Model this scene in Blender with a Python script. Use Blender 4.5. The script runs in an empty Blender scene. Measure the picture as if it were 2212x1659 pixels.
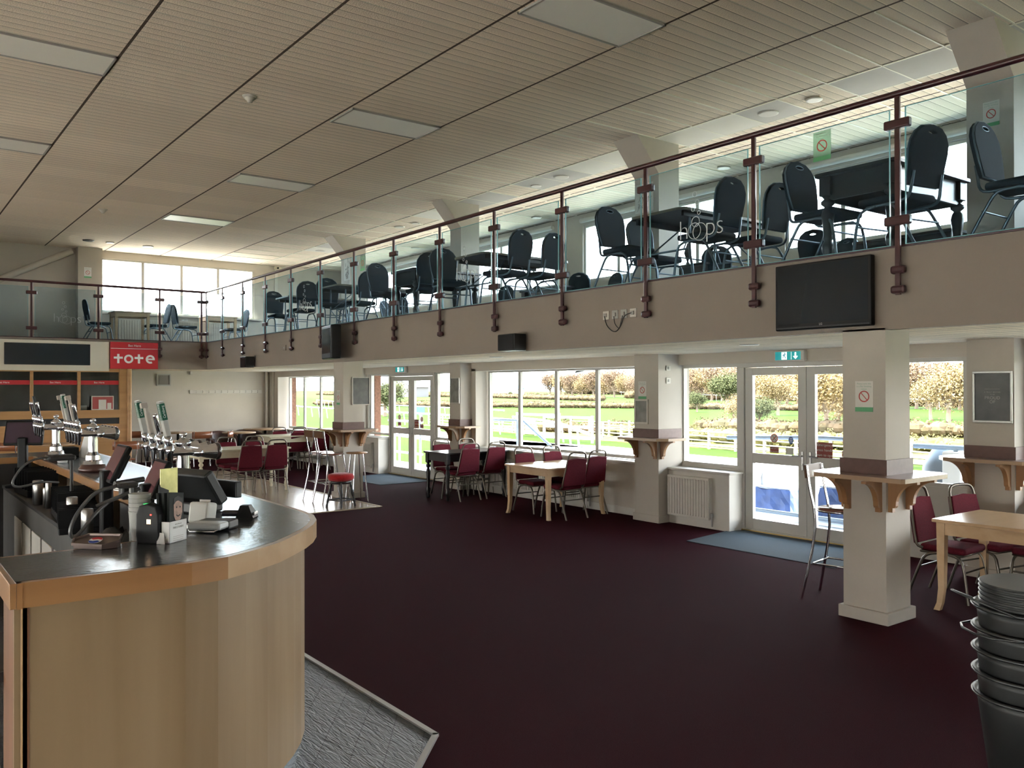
import bpy, bmesh, math, random
from mathutils import Vector, Matrix
random.seed(7)
PI = math.pi
S = bpy.context.scene
COL = S.collection

# ---------------------------------------------------------------- camera
_f, _y, _p, _r = 1839.06, math.radians(37.1546), math.radians(0.2873), math.radians(-0.1223)
def _cam_axes():
    cy, sy, cp, sp, cr, sr = math.cos(_y), math.sin(_y), math.cos(_p), math.sin(_p), math.cos(_r), math.sin(_r)
    v = Vector((-cy, sy, 0)); right = Vector((sy, cy, 0)); up = Vector((0, 0, 1))
    v2 = v*cp + up*sp; up2 = -v*sp + up*cp
    return v2, right*cr + up2*sr, -right*sr + up2*cr
_V, _R, _U = _cam_axes()
cd = bpy.data.cameras.new('camera'); cam = bpy.data.objects.new('camera', cd); COL.objects.link(cam)
cd.sensor_width = 36.0; cd.sensor_fit = 'HORIZONTAL'; cd.lens = _f/2212*36.0
cd.clip_start = 0.05; cd.clip_end = 3000
M = Matrix((( _R.x, _U.x, -_V.x, 0), (_R.y, _U.y, -_V.y, 0), (_R.z, _U.z, -_V.z, 1.83), (0, 0, 0, 1)))
cam.matrix_world = M
S.camera = cam

# ---------------------------------------------------------------- sky, sun, exposure
S.view_settings.view_transform = 'Standard'; S.view_settings.look = 'None'
S.view_settings.gamma = 1.0; S.view_settings.use_curve_mapping = False
S.view_settings.exposure = 0.80
w = bpy.data.worlds.new('world'); S.world = w; w.use_nodes = True
nt = w.node_tree; bg = nt.nodes['Background']; bg.inputs['Strength'].default_value = 13.0
tc = nt.nodes.new('ShaderNodeTexCoord'); sx = nt.nodes.new('ShaderNodeSeparateXYZ'); rp = nt.nodes.new('ShaderNodeValToRGB')
nt.links.new(tc.outputs['Generated'], sx.inputs[0]); nt.links.new(sx.outputs['Z'], rp.inputs[0])
e = rp.color_ramp.elements
e[0].position = 0.0; e[0].color = (1.0, 0.965, 0.93, 1)
e[1].position = 0.6; e[1].color = (0.62, 0.80, 1.0, 1)
nt.links.new(rp.outputs[0], bg.inputs['Color'])
sl = bpy.data.lights.new('sun', 'SUN'); so = bpy.data.objects.new('sun', sl); COL.objects.link(so)
sl.energy = 23; sl.color = (1.0, 0.90, 0.72); sl.angle = math.radians(0.6)
so.rotation_euler = Vector((0.25, 0.42, -0.87)).to_track_quat('-Z', 'Y').to_euler()
so.location = (0, -20, 20)
S.cycles.max_bounces = 12; S.cycles.diffuse_bounces = 7; S.cycles.glossy_bounces = 5
S.cycles.transparent_max_bounces = 24; S.cycles.sample_clamp_indirect = 6.0
S.cycles.caustics_reflective = False; S.cycles.caustics_refractive = False

# ---------------------------------------------------------------- helpers
class MB:
    def __init__(s): s.v = []; s.f = []; s.mi = []; s.sm = []; s.cur = 0
    def add(s, vs, fs, smooth=False):
        n = len(s.v); s.v += [tuple(v) for v in vs]
        for f in fs: s.f.append([i+n for i in f]); s.mi.append(s.cur); s.sm.append(smooth)
        return s
    def box(s, x0, x1, y0, y1, z0, z1, bev=0.0, rot=None):
        c = Vector(((x0+x1)/2, (y0+y1)/2, (z0+z1)/2)); h = Vector((abs(x1-x0)/2, abs(y1-y0)/2, abs(z1-z0)/2))
        b = min(bev, min(h)*0.9)
        if b <= 0:
            vs = [Vector((a*h.x, bb*h.y, cc*h.z)) for a in (-1, 1) for bb in (-1, 1) for cc in (-1, 1)]
            fs = [(0, 1, 3, 2), (4, 6, 7, 5), (0, 4, 5, 1), (2, 3, 7, 6), (0, 2, 6, 4), (1, 5, 7, 3)]
        else:
            bm = bmesh.new(); bmesh.ops.create_cube(bm, size=1)
            for v in bm.verts: v.co = Vector((v.co.x*2*h.x, v.co.y*2*h.y, v.co.z*2*h.z))
            bmesh.ops.bevel(bm, geom=list(bm.edges), offset=b, segments=2, affect='EDGES', profile=0.5)
            bm.verts.index_update(); vs = [v.co.copy() for v in bm.verts]; fs = [[v.index for v in f.verts] for f in bm.faces]; bm.free()
        if rot: vs = [rot @ v for v in vs]
        return s.add([v+c for v in vs], fs)
    def cyl(s, p0, p1, r0, r1=None, n=12, caps=True):
        r1 = r0 if r1 is None else r1
        p0, p1 = Vector(p0), Vector(p1); d = (p1-p0).normalized()
        a = Vector((1, 0, 0)) if abs(d.x) < .9 else Vector((0, 1, 0)); u = d.cross(a).normalized(); w_ = d.cross(u)
        vs = []
        for p, r in ((p0, r0), (p1, r1)):
            for i in range(n): t = 2*PI*i/n; vs.append(p+u*math.cos(t)*r+w_*math.sin(t)*r)
        s.add(vs, [(i, (i+1) % n, n+(i+1) % n, n+i) for i in range(n)], True)
        if caps: s.add(vs[:n], [list(range(n))[::-1]]); s.add(vs[n:], [list(range(n))])
        return s
    def tube(s, pts, r, n=8, closed=False, sub=0):
        P = [Vector(p) for p in pts]
        for _ in range(sub):
            Q = [P[0]] if not closed else []
            m = len(P); rng = range(m) if closed else range(m-1)
            for i in rng:
                a, b = P[i], P[(i+1) % m]
                if closed or 0 < i: Q.append(a*.75+b*.25)
                if closed or i < m-2: Q.append(a*.25+b*.75)
            if not closed: Q.append(P[-1])
            P = Q
        m = len(P); rings = []; up = None
        for i in range(m):
            a = P[(i-1) % m] if (closed or i > 0) else P[i]; b = P[(i+1) % m] if (closed or i < m-1) else P[i]
            d = (b-a).normalized()
            if up is None: up = Vector((0, 0, 1)) if abs(d.z) < .9 else Vector((1, 0, 0))
            u = d.cross(up)
            if u.length < 1e-4: u = d.orthogonal()
            u.normalize(); up = u.cross(d).normalized()
            rr = r[i] if isinstance(r, (list, tuple)) else r
            rings.append([P[i]+u*math.cos(2*PI*k/n)*rr+up*math.sin(2*PI*k/n)*rr for k in range(n)])
        vs = [v for q in rings for v in q]; fs = []
        for i in range(m if closed else m-1):
            j = (i+1) % m
            for k in range(n): fs.append((i*n+k, i*n+(k+1) % n, j*n+(k+1) % n, j*n+k))
        s.add(vs, fs, True)
        if not closed: s.add(rings[0], [list(range(n))[::-1]]); s.add(rings[-1], [list(range(n))])
        return s
    def lathe(s, prof, c=(0, 0, 0), n=20, axis=None, smooth=True):
        c = Vector(c); vs = []; m = len(prof)
        for r, z in prof:
            for k in range(n): t = 2*PI*k/n; vs.append(Vector((r*math.cos(t), r*math.sin(t), z)))
        if axis is not None:
            q = Vector((0, 0, 1)).rotation_difference(Vector(axis).normalized()); vs = [q @ v for v in vs]
        vs = [v+c for v in vs]; fs = []
        for i in range(m-1):
            for k in range(n): fs.append((i*n+k, i*n+(k+1) % n, (i+1)*n+(k+1) % n, (i+1)*n+k))
        s.add(vs, fs, smooth)
        if prof[0][0] > 1e-4: s.add(vs[:n], [list(range(n))[::-1]])
        if prof[-1][0] > 1e-4: s.add(vs[-n:], [list(range(n))])
        return s
    def prism(s, poly, z0, z1, mat=None):
        n = len(poly); ar = sum(poly[i][0]*poly[(i+1) % n][1]-poly[(i+1) % n][0]*poly[i][1] for i in range(n))
        if ar < 0: poly = poly[::-1]
        vs = [Vector((p[0], p[1], z0)) for p in poly]+[Vector((p[0], p[1], z1)) for p in poly]
        if mat is not None: vs = [mat @ v for v in vs]
        return s.add(vs, [list(range(n))[::-1], list(range(n, 2*n))]+[(i, (i+1) % n, n+(i+1) % n, n+i) for i in range(n)])
    def mesh(s, me, mat=None):
        vs = [v.co.copy() for v in me.vertices]
        if mat is not None: vs = [mat @ v for v in vs]
        return s.add(vs, [list(p.vertices) for p in me.polygons])

def link(name, mb, mats, parent=None, smooth=None):
    me = bpy.data.meshes.new(name); me.from_pydata(mb.v, [], mb.f)
    for m in (mats if isinstance(mats, (list, tuple)) else [mats]): me.materials.append(m)
    for p, mi, sm in zip(me.polygons, mb.mi, mb.sm): p.material_index = mi; p.use_smooth = sm if smooth is None else smooth
    me.update()
    o = bpy.data.objects.new(name, me); COL.objects.link(o)
    if parent: o.parent = parent
    return o
def tag(o, label, cat, group=None, kind=None):
    o['label'] = label; o['category'] = cat
    if group: o['group'] = group
    if kind: o['kind'] = kind
    return o
def thing(name, label, cat, loc=(0, 0, 0), rz=0, group=None):
    o = bpy.data.objects.new(name, None); COL.objects.link(o); o.empty_display_size = .1
    o.location = loc; o.rotation_euler = (0, 0, rz); return tag(o, label, cat, group)
def struct(name, mb, m, parent=None):
    o = link(name, mb, m, parent)
    if parent is None: o['kind'] = 'structure'
    return o
KIDS = {}
def kids(o): return [c for c in bpy.data.objects if c.parent == o]
def dup(root, loc, rz, label, group=None, extra=None):
    r = root.copy(); COL.objects.link(r); r.location = loc; r.rotation_euler = (0, 0, rz); r['label'] = label
    if group: r['group'] = group
    if root not in KIDS: KIDS[root] = [(c, kids(c)) for c in kids(root)]
    for ch, gs in KIDS[root]:
        c = ch.copy(); COL.objects.link(c); c.parent = r
        for g in gs: d = g.copy(); COL.objects.link(d); d.parent = c
    return r
class Kind:
    """first call places the prototype itself, the next ones copy it"""
    def __init__(s, root, group): s.root = root; s.group = group; s.used = False
    def put(s, x, y, z, deg, label, group=None):
        g = group or s.group
        if not s.used:
            s.used = True; r = s.root; r.location = (x, y, z); r.rotation_euler = (0, 0, math.radians(deg)); r['label'] = label
            if g: r['group'] = g
            return r
        return dup(s.root, (x, y, z), math.radians(deg), label, g)
def curve_mesh(loops, depth=0.0, bevel=0.0):
    cu = bpy.data.curves.new('tmp', 'CURVE'); cu.dimensions = '2D'; cu.fill_mode = 'BOTH'; cu.extrude = depth; cu.bevel_depth = bevel
    for lp in loops:
        sp = cu.splines.new('POLY'); sp.points.add(len(lp)-1)
        for q, p in zip(sp.points, lp): q.co = (p[0], p[1], 0, 1)
        sp.use_cyclic_u = True
    o = bpy.data.objects.new('tmp', cu); COL.objects.link(o)
    dg = bpy.context.evaluated_depsgraph_get(); me = bpy.data.meshes.new_from_object(o.evaluated_get(dg))
    bpy.data.objects.remove(o); bpy.data.curves.remove(cu); return me
def text_mesh(txt, size, depth=0.001, offset=0.0, spacing=1.0):
    cu = bpy.data.curves.new('tmp', 'FONT'); cu.body = txt; cu.size = size; cu.extrude = depth; cu.offset = offset
    cu.align_x = 'CENTER'; cu.align_y = 'CENTER'; cu.space_character = spacing; cu.resolution_u = 3
    o = bpy.data.objects.new('tmp', cu); COL.objects.link(o)
    dg = bpy.context.evaluated_depsgraph_get(); me = bpy.data.meshes.new_from_object(o.evaluated_get(dg))
    bpy.data.objects.remove(o); bpy.data.curves.remove(cu); return me
def frame_mat(o, xdir, ydir):
    x = Vector(xdir).normalized(); y = Vector(ydir).normalized(); z = x.cross(y)
    return Matrix(((x.x, y.x, z.x, o[0]), (x.y, y.y, z.y, o[1]), (x.z, y.z, z.z, o[2]), (0, 0, 0, 1)))
# planes seen by the camera: faces looking to -Y, and faces looking to +X
def onY(x, y, z): return frame_mat((x, y, z), (1, 0, 0), (0, 0, 1))
def onX(x, y, z): return frame_mat((x, y, z), (0, 1, 0), (0, 0, 1))
def circ(r, n=24, cx=0, cy=0, ry=None): return [(cx+r*math.cos(2*PI*i/n), cy+(ry or r)*math.sin(2*PI*i/n)) for i in range(n)]

# ---------------------------------------------------------------- materials
def mat(name, col, rough=.5, metal=0, noise=0, nscale=8, bump=0, bscale=60, spec=.5, coat=0, stretch=None, col2=None, emit=0, emcol=None, sheen=0):
    m = bpy.data.materials.new(name); m.use_nodes = True; t = m.node_tree; b = t.nodes['Principled BSDF']
    b.inputs['Roughness'].default_value = rough; b.inputs['Metallic'].default_value = metal
    b.inputs['Specular IOR Level'].default_value = spec; b.inputs['Coat Weight'].default_value = coat
    b.inputs['Coat Roughness'].default_value = .12; b.inputs['Sheen Weight'].default_value = sheen
    b.inputs['Base Color'].default_value = (*col, 1)
    if emit: b.inputs['Emission Color'].default_value = (*(emcol or col), 1); b.inputs['Emission Strength'].default_value = emit
    N = t.nodes.new; L = t.links.new
    if noise or bump:
        g = N('ShaderNodeTexCoord'); mp = N('ShaderNodeMapping'); L(g.outputs['Object'], mp.inputs[0])
        if stretch: mp.inputs['Scale'].default_value = stretch
    if noise:
        n = N('ShaderNodeTexNoise'); n.inputs['Scale'].default_value = nscale; n.inputs['Detail'].default_value = 5; L(mp.outputs[0], n.inputs[0])
        r = N('ShaderNodeValToRGB'); L(n.outputs[0], r.inputs[0]); c2 = col2 or tuple(c*(1-noise) for c in col)
        r.color_ramp.elements[0].position = .32; r.color_ramp.elements[1].position = .68
        r.color_ramp.elements[0].color = (*c2, 1); r.color_ramp.elements[1].color = (*[min(1, c*(1+noise*.4)) for c in col], 1)
        L(r.outputs[0], b.inputs['Base Color'])
    if bump:
        n2 = N('ShaderNodeTexNoise'); n2.inputs['Scale'].default_value = bscale; n2.inputs['Detail'].default_value = 3; L(mp.outputs[0], n2.inputs[0])
        bp = N('ShaderNodeBump'); bp.inputs['Strength'].default_value = bump; bp.inputs['Distance'].default_value = .01
        L(n2.outputs[0], bp.inputs['Height']); L(bp.outputs[0], b.inputs['Normal'])
    return m
def glassmat(name, tint, refl=.08, rough=0.0, haze=0.0, hazecol=(.7, .8, .8)):
    m = bpy.data.materials.new(name); m.use_nodes = True; t = m.node_tree; t.nodes.clear(); N = t.nodes.new; L = t.links.new
    out = N('ShaderNodeOutputMaterial'); tr = N('ShaderNodeBsdfTransparent'); tr.inputs[0].default_value = (*tint, 1)
    gl = N('ShaderNodeBsdfGlossy'); gl.inputs['Roughness'].default_value = rough
    fr = N('ShaderNodeLayerWeight'); fr.inputs[0].default_value = .5; pw = N('ShaderNodeMath'); pw.operation = 'POWER'; pw.inputs[1].default_value = 4.0
    L(fr.outputs['Facing'], pw.inputs[0]); ml = N('ShaderNodeMath'); ml.operation = 'MULTIPLY_ADD'; ml.inputs[1].default_value = .25; ml.inputs[2].default_value = refl*.6
    ml.use_clamp = True
    L(pw.outputs[0], ml.inputs[0]); mx = N('ShaderNodeMixShader'); L(ml.outputs[0], mx.inputs[0]); L(tr.outputs[0], mx.inputs[1]); L(gl.outputs[0], mx.inputs[2])
    last = mx
    if haze:
        df = N('ShaderNodeBsdfDiffuse'); df.inputs[0].default_value = (*hazecol, 1); m2 = N('ShaderNodeMixShader'); m2.inputs[0].default_value = haze
        L(mx.outputs[0], m2.inputs[1]); L(df.outputs[0], m2.inputs[2]); last = m2
    L(last.outputs[0], out.inputs[0]); return m

# tiled grooved ceiling: seams and grooves are laid out in world metres
def ceiling_mat(name, X0, PX, Y0, PY, GX, base, along='X'):
    m = bpy.data.materials.new(name); m.use_nodes = True; t = m.node_tree; b = t.nodes['Principled BSDF']; N = t.nodes.new; L = t.links.new
    b.inputs['Roughness'].default_value = .95; b.inputs['Specular IOR Level'].default_value = .15
    g = N('ShaderNodeNewGeometry'); s = N('ShaderNodeSeparateXYZ'); L(g.outputs['Position'], s.inputs[0])
    def mth(op, a, bb=None, clamp=False):
        n = N('ShaderNodeMath'); n.operation = op; n.use_clamp = clamp
        for i, q in enumerate((a, bb)):
            if q is None: continue
            if isinstance(q, (int, float)): n.inputs[i].default_value = q
            else: L(q, n.inputs[i])
        return n.outputs[0]
    def cell(v, o, p): return mth('DIVIDE', mth('SUBTRACT', v, o), p)
    cx = cell(s.outputs['X'], X0, PX); cy = cell(s.outputs['Y'], Y0, PY)
    gx = mth('FRACT', cell(s.outputs['X'], X0, GX))
    def edge(c, wdt): f = mth('FRACT', c); return mth('GREATER_THAN', mth('ABSOLUTE', mth('SUBTRACT', f, .5)), .5-wdt)
    seamY = edge(cy, .011); seamX = edge(cx, .013)
    groove_shade = mth('GREATER_THAN', gx, .91); lip_light = mth('LESS_THAN', gx, .07)
    # per tile tint
    cmb = N('ShaderNodeCombineXYZ'); L(mth('FLOOR', cx), cmb.inputs[0]); L(mth('FLOOR', cy), cmb.inputs[1])
    wn = N('ShaderNodeTexWhiteNoise'); wn.noise_dimensions = '2D'; L(cmb.outputs[0], wn.inputs[0])
    nz = N('ShaderNodeTexNoise'); nz.inputs['Scale'].default_value = 70; nz.inputs['Detail'].default_value = 4; L(g.outputs['Position'], nz.inputs[0])
    fac = mth('ADD', mth('MULTIPLY', wn.outputs[0], .12), mth('ADD', mth('MULTIPLY', nz.outputs[0], .28), .80))
    fac = mth('MULTIPLY', fac, mth('ADD', mth('SUBTRACT', 1.0, mth('MULTIPLY', groove_shade, .42)), mth('ADD', mth('MULTIPLY', lip_light, .22), mth('MULTIPLY', mth('SUBTRACT', .5, gx), .16))))  # groove shade, lip highlight and plank gradient painted into the colour
    vm = N('ShaderNodeVectorMath'); vm.operation = 'SCALE'; vm.inputs[0].default_value = base; L(fac, vm.inputs[3])
    m1 = N('ShaderNodeMix'); m1.data_type = 'RGBA'; L(seamX, m1.inputs[0]); L(vm.outputs[0], m1.inputs[6]); m1.inputs[7].default_value = (.66, .62, .52, 1)
    m2 = N('ShaderNodeMix'); m2.data_type = 'RGBA'; L(seamY, m2.inputs[0]); L(m1.outputs[2], m2.inputs[6]); m2.inputs[7].default_value = (.10, .075, .06, 1)
    L(m2.outputs[2], b.inputs['Base Color'])
    prof = mth('MULTIPLY', gx, -1.0)
    hgt = mth('ADD', mth('MULTIPLY', mth('GREATER_THAN', gx, .93), 1.5), mth('ADD', prof, mth('MULTIPLY', nz.outputs[0], .35)))
    bp = N('ShaderNodeBump'); bp.inputs['Strength'].default_value = .9; bp.inputs['Distance'].default_value = .02; L(hgt, bp.inputs['Height']); L(bp.outputs[0], b.inputs['Normal'])
    return m

def wood(name, c1, c2, axis='Z', rough=.4, coat=.2, scale=9, planks=None):
    m = bpy.data.materials.new(name); m.use_nodes = True; t = m.node_tree; b = t.nodes['Principled BSDF']; N = t.nodes.new; L = t.links.new
    b.inputs['Roughness'].default_value = rough; b.inputs['Coat Weight'].default_value = coat; b.inputs['Coat Roughness'].default_value = .25
    g = N('ShaderNodeTexCoord'); mp = N('ShaderNodeMapping'); L(g.outputs['Object'], mp.inputs[0])
    sc = {'X': (.06, 1, 1), 'Y': (1, .06, 1), 'Z': (1, 1, .06)}[axis]; mp.inputs['Scale'].default_value = sc
    n = N('ShaderNodeTexNoise'); n.inputs['Scale'].default_value = scale; n.inputs['Detail'].default_value = 8; n.inputs['Distortion'].default_value = .6; L(mp.outputs[0], n.inputs[0])
    r = N('ShaderNodeValToRGB'); r.color_ramp.elements[0].position = .3; r.color_ramp.elements[1].position = .7
    r.color_ramp.elements[0].color = (*c1, 1); r.color_ramp.elements[1].color = (*c2, 1); L(n.outputs[0], r.inputs[0]); L(r.outputs[0], b.inputs['Base Color'])
    return m

M_wall = mat('wall_paint', (.52, .475, .41), .85, noise=.05, nscale=2, bump=.05, bscale=200)
M_fascia = mat('fascia_paint', (.27, .225, .19), .8, noise=.06, nscale=1.5, bump=.05, bscale=150)
M_pillar = mat('pillar_paint', (.47, .43, .375), .7, noise=.05, nscale=3, bump=.06, bscale=120)
M_white = mat('white_paint', (.58, .55, .50), .5, noise=.04, nscale=4)
M_upvc = mat('white_upvc', (.50, .48, .44), .35, noise=.03, nscale=5)
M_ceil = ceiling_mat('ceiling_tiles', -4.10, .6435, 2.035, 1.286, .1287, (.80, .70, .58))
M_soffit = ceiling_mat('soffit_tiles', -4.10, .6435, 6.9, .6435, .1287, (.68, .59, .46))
M_flat = mat('flat_ceiling_tile', (.52, .50, .47), .9, noise=.03, nscale=3)
M_flatb = mat('pale_ceiling_tile', (.74, .71, .64), .9, noise=.03, nscale=3)
M_tgrid = mat('ceiling_grid_metal', (.78, .75, .62), .5)
M_carpet = mat('burgundy_carpet', (.044, .009, .015), .95, noise=.45, nscale=260, bump=.5, bscale=500, spec=.04, sheen=.0)
M_mat = mat('entrance_mat', (.10, .12, .14), .95, noise=.3, nscale=220, bump=.4, bscale=300, spec=.1)
M_lam = wood('laminate_floor', (.30, .215, .15), (.38, .28, .20), 'X', .22, .35, 5)
M_rail = mat('maroon_rail', (.05, .012, .016), .3, spec=.6, coat=.4)
M_bglass = glassmat("balcony_glass", (.82, .90, .935), .012, haze=.008, hazecol=(.5, .72, 1.0))
M_glass = glassmat('window_glass', (.97, .98, .97), .006)
M_gedge = mat('glass_edge', (.25, .55, .60), .15, spec=.8)
M_etch = mat('etched_lettering', (.55, .60, .60), .6)
M_chrome = mat('chrome', (.75, .76, .80), .12, 1)
M_steel = mat('brushed_steel', (.42, .41, .40), .32, 1, noise=.15, nscale=30)
M_bronze = mat('bronze_tube', (.17, .15, .125), .35, .8)
M_black = mat('black_plastic', (.005, .005, .006), .45, spec=.2)
M_dark = mat('dark_plastic', (.014, .016, .018), .45, noise=.1)
M_screen = mat('dark_screen', (.012, .018, .024), .12, spec=.6)
M_redfab = mat('red_fabric', (.115, .011, .022), .9, noise=.25, nscale=90, bump=.25, bscale=300, spec=.2)
M_redvel = mat('red_velvet', (.38, .008, .012), .85, noise=.2, nscale=40, bump=.2, bscale=200, spec=.2, sheen=.3)
M_blkfab = mat('black_fabric', (.010, .019, .026), .85, noise=.2, nscale=60, bump=.2, bscale=250, spec=.3)
M_silver = mat('silver_tube', (.15, .19, .22), .3, .9)
M_beech = wood('beech_wood', (.50, .33, .18), (.60, .42, .25), 'Y', .3, .4, 7)
M_oakv = wood('pale_maple_panel', (.215, .14, .07), (.30, .21, .12), 'Z', .45, .12, 5)
M_nose = wood('orange_oak_edge', (.29, .14, .055), (.36, .185, .075), 'Y', .35, .3, 8)
M_nose2 = wood('pale_oak_edge', (.42, .26, .13), (.50, .34, .19), 'Y', .35, .3, 8)
M_booth = wood('booth_oak', (.36, .19, .075), (.46, .26, .11), 'Y', .45, .1, 8)
M_corbel = wood('corbel_pine', (.27, .13, .055), (.34, .18, .08), 'Z', .4, .25, 8)
M_shelf = wood('shelf_laminate', (.20, .13, .10), (.26, .17, .13), 'X', .28, .3, 6)
M_band = mat('brown_band', (.13, .07, .06), .5, noise=.15, nscale=20)
M_cream = mat('cream_paint', (.62, .57, .42), .45, noise=.06)
M_dkwood = mat('dark_stained_wood', (.009, .008, .009), .35, coat=.15, noise=.3, nscale=20)
M_folding = mat('folding_table_laminate', (.026, .022, .018), .4, noise=.2, nscale=12)
M_leather = mat('brown_leather', (.055, .018, .015), .4, noise=.2, nscale=14, bump=.1, bscale=60, coat=.15)
M_brass = mat('brass', (.6, .42, .15), .3, 1)
M_pictb = mat('print_dark', (.06, .06, .055), .3, noise=.4, nscale=7)
M_pictg = mat('print_grey', (.24, .24, .22), .5, noise=.35, nscale=7)
M_paper = mat('white_paper', (.72, .72, .72), .7)
M_red = mat('red_sign', (.50, .02, .03), .45)
M_wlet = mat('white_lettering', (.80, .80, .80), .5)
M_green = mat('green_sign', (.05, .30, .12), .5)
M_grey = mat('grey_plastic', (.38, .37, .35), .5)
M_clear = glassmat('clear_cups', (.80, .79, .77), .06, .1, haze=.35, hazecol=(.75, .75, .75))
M_lightp = mat('light_diffuser', (.92, .92, .84), .35, spec=.5)
# ================================================================ room shell
XL, XR, YB, YW = -22.5, 7.0, -5.5, 8.77
struct('floor', MB().box(XL-.1, XR+.1, YB-.1, 9.13, -.15, 0), M_carpet)
lam = struct('floor_laminate', MB().prism([(-19.1, 2.9), (-11.72, 2.9), (-11.72, 6.34), (-19.1, 6.34)], 0, .006), M_lam)
st = MB()
for a, b_ in (((-19.1, 6.34), (-11.72, 6.34)), ((-11.72, 6.34), (-11.72, 2.9))):
    d = (Vector(b_)-Vector(a)).normalized()*.0; x0, x1 = sorted((a[0], b_[0])); y0, y1 = sorted((a[1], b_[1]))
    st.box(x0-.015, x1+.015, y0-.015, y1+.015, 0, .012)
struct('trim_1', st, mat('floor_strip_brass', (.45, .36, .24), .4, .6))

# dark plank floor around the bar, edged by a metal strip
def plankmat():
    m = bpy.data.materials.new('slate_plank_vinyl'); m.use_nodes = True; t = m.node_tree; b = t.nodes['Principled BSDF']; N = t.nodes.new; L = t.links.new
    b.inputs['Roughness'].default_value = .42
    g = N('ShaderNodeTexCoord'); mp = N('ShaderNodeMapping'); mp.inputs['Rotation'].default_value = (0, 0, .62); L(g.outputs['Object'], mp.inputs[0])
    br = N('ShaderNodeTexBrick'); br.inputs['Scale'].default_value = 1; br.inputs['Brick Width'].default_value = .95; br.inputs['Row Height'].default_value = .17
    br.inputs['Mortar Size'].default_value = .0035; br.inputs['Color1'].default_value = (.055, .06, .062, 1); br.inputs['Color2'].default_value = (.085, .09, .09, 1)
    br.inputs['Mortar'].default_value = (.008, .008, .008, 1); L(mp.outputs[0], br.inputs[0])
    mp2 = N('ShaderNodeMapping'); mp2.inputs['Scale'].default_value = (1.2, 7, 1); mp2.inputs['Rotation'].default_value = (0, 0, .62); L(g.outputs['Object'], mp2.inputs[0])
    n = N('ShaderNodeTexNoise'); n.inputs['Scale'].default_value = 7; n.inputs['Detail'].default_value = 8; n.inputs['Distortion'].default_value = 1.2; L(mp2.outputs[0], n.inputs[0])
    mx = N('ShaderNodeMix'); mx.data_type = 'RGBA'; mx.blend_type = 'MULTIPLY'; mx.inputs[0].default_value = .6; L(br.outputs[0], mx.inputs[6]); L(n.outputs[0], mx.inputs[7]); L(mx.outputs[2], b.inputs['Base Color'])
    bp = N('ShaderNodeBump'); bp.inputs['Strength'].default_value = .8; bp.inputs['Distance'].default_value = .02; L(n.outputs[0], bp.inputs['Height']); L(bp.outputs[0], b.inputs['Normal'])
    return m
DK = [(-10.9, 2.385), (-3.82, 2.385), (-2.87, 1.45), (-2.87, -1.5), (-10.9, -1.5)]
struct('floor_planks', MB().prism(DK, 0, .005), plankmat())
st = MB()
for a, b_ in ((DK[0], DK[1]), (DK[1], DK[2]), (DK[2], DK[3])):
    a = Vector((*a, 0)); b_ = Vector((*b_, 0)); d = (b_-a).normalized(); nn = Vector((-d.y, d.x, 0))*.016
    st.prism([(a-nn-d*.01)[:2], (b_-nn+d*.01)[:2], (b_+nn+d*.01)[:2], (a+nn-d*.01)[:2]], .0, .016)
struct('trim_2', st, mat('metal_floor_strip', (.55, .54, .52), .35, .7))

# entrance mats (lie on the floor)
mm = link('entrance_mat', MB().prism([(-7.0, 8.72), (-6.85, 7.8), (-4.9, 7.8), (-4.9, 8.98), (-6.9, 8.98)], 0, .008), M_mat)
tag(mm, 'grey entrance mat inside the glazed doors beside the nearest square pillar', 'mat', 'entrance mats')
mm = link('entrance_mat', MB().prism([(-16.25, 8.98), (-16.0, 7.75), (-14.35, 7.75), (-14.35, 8.98)], 0, .008), M_mat)
tag(mm, 'grey entrance mat inside the far glazed doors beyond the second pillar', 'mat', 'entrance mats')

# ceiling
struct('ceiling', MB().box(XL-.2, XR+.2, YB-.2, 11.3, 5.2, 5.4), M_ceil)
ft = MB(); ftb = MB(); tg = MB()
px = .6435; xs = lambda k: -4.10+px*k
for k in (1, 2, 0, -1, -9, -10, -12, -13, -21, -22): ft.box(xs(k)-.635, xs(k)-.008, 8.48, 9.11, 5.192, 5.2)
for k in (-3, ): ft.box(xs(k)-.635, xs(k)-.008, 8.48, 9.11, 5.192, 5.2)
for k in (-4, -5, -14, -15, -23, -7, -8): ftb.box(xs(k)-.635, xs(k)-.008, 8.48, 9.11, 5.192, 5.2)
for k in range(-28, 8): tg.box(xs(k)-.008, xs(k)+.008, 7.2, 11.05, 5.19, 5.2)
for yy in (8.47, 9.12): tg.box(XL, XR, yy-.009, yy+.009, 5.19, 5.2)
tg.box(-22.4, XR, 9.9, 9.915, 5.19, 5.2)
struct('ceiling_plain_tiles', ft, M_flat); struct('ceiling_pale_tiles', ftb, M_flatb); struct('ceiling_grid', tg, M_tgrid)

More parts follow.
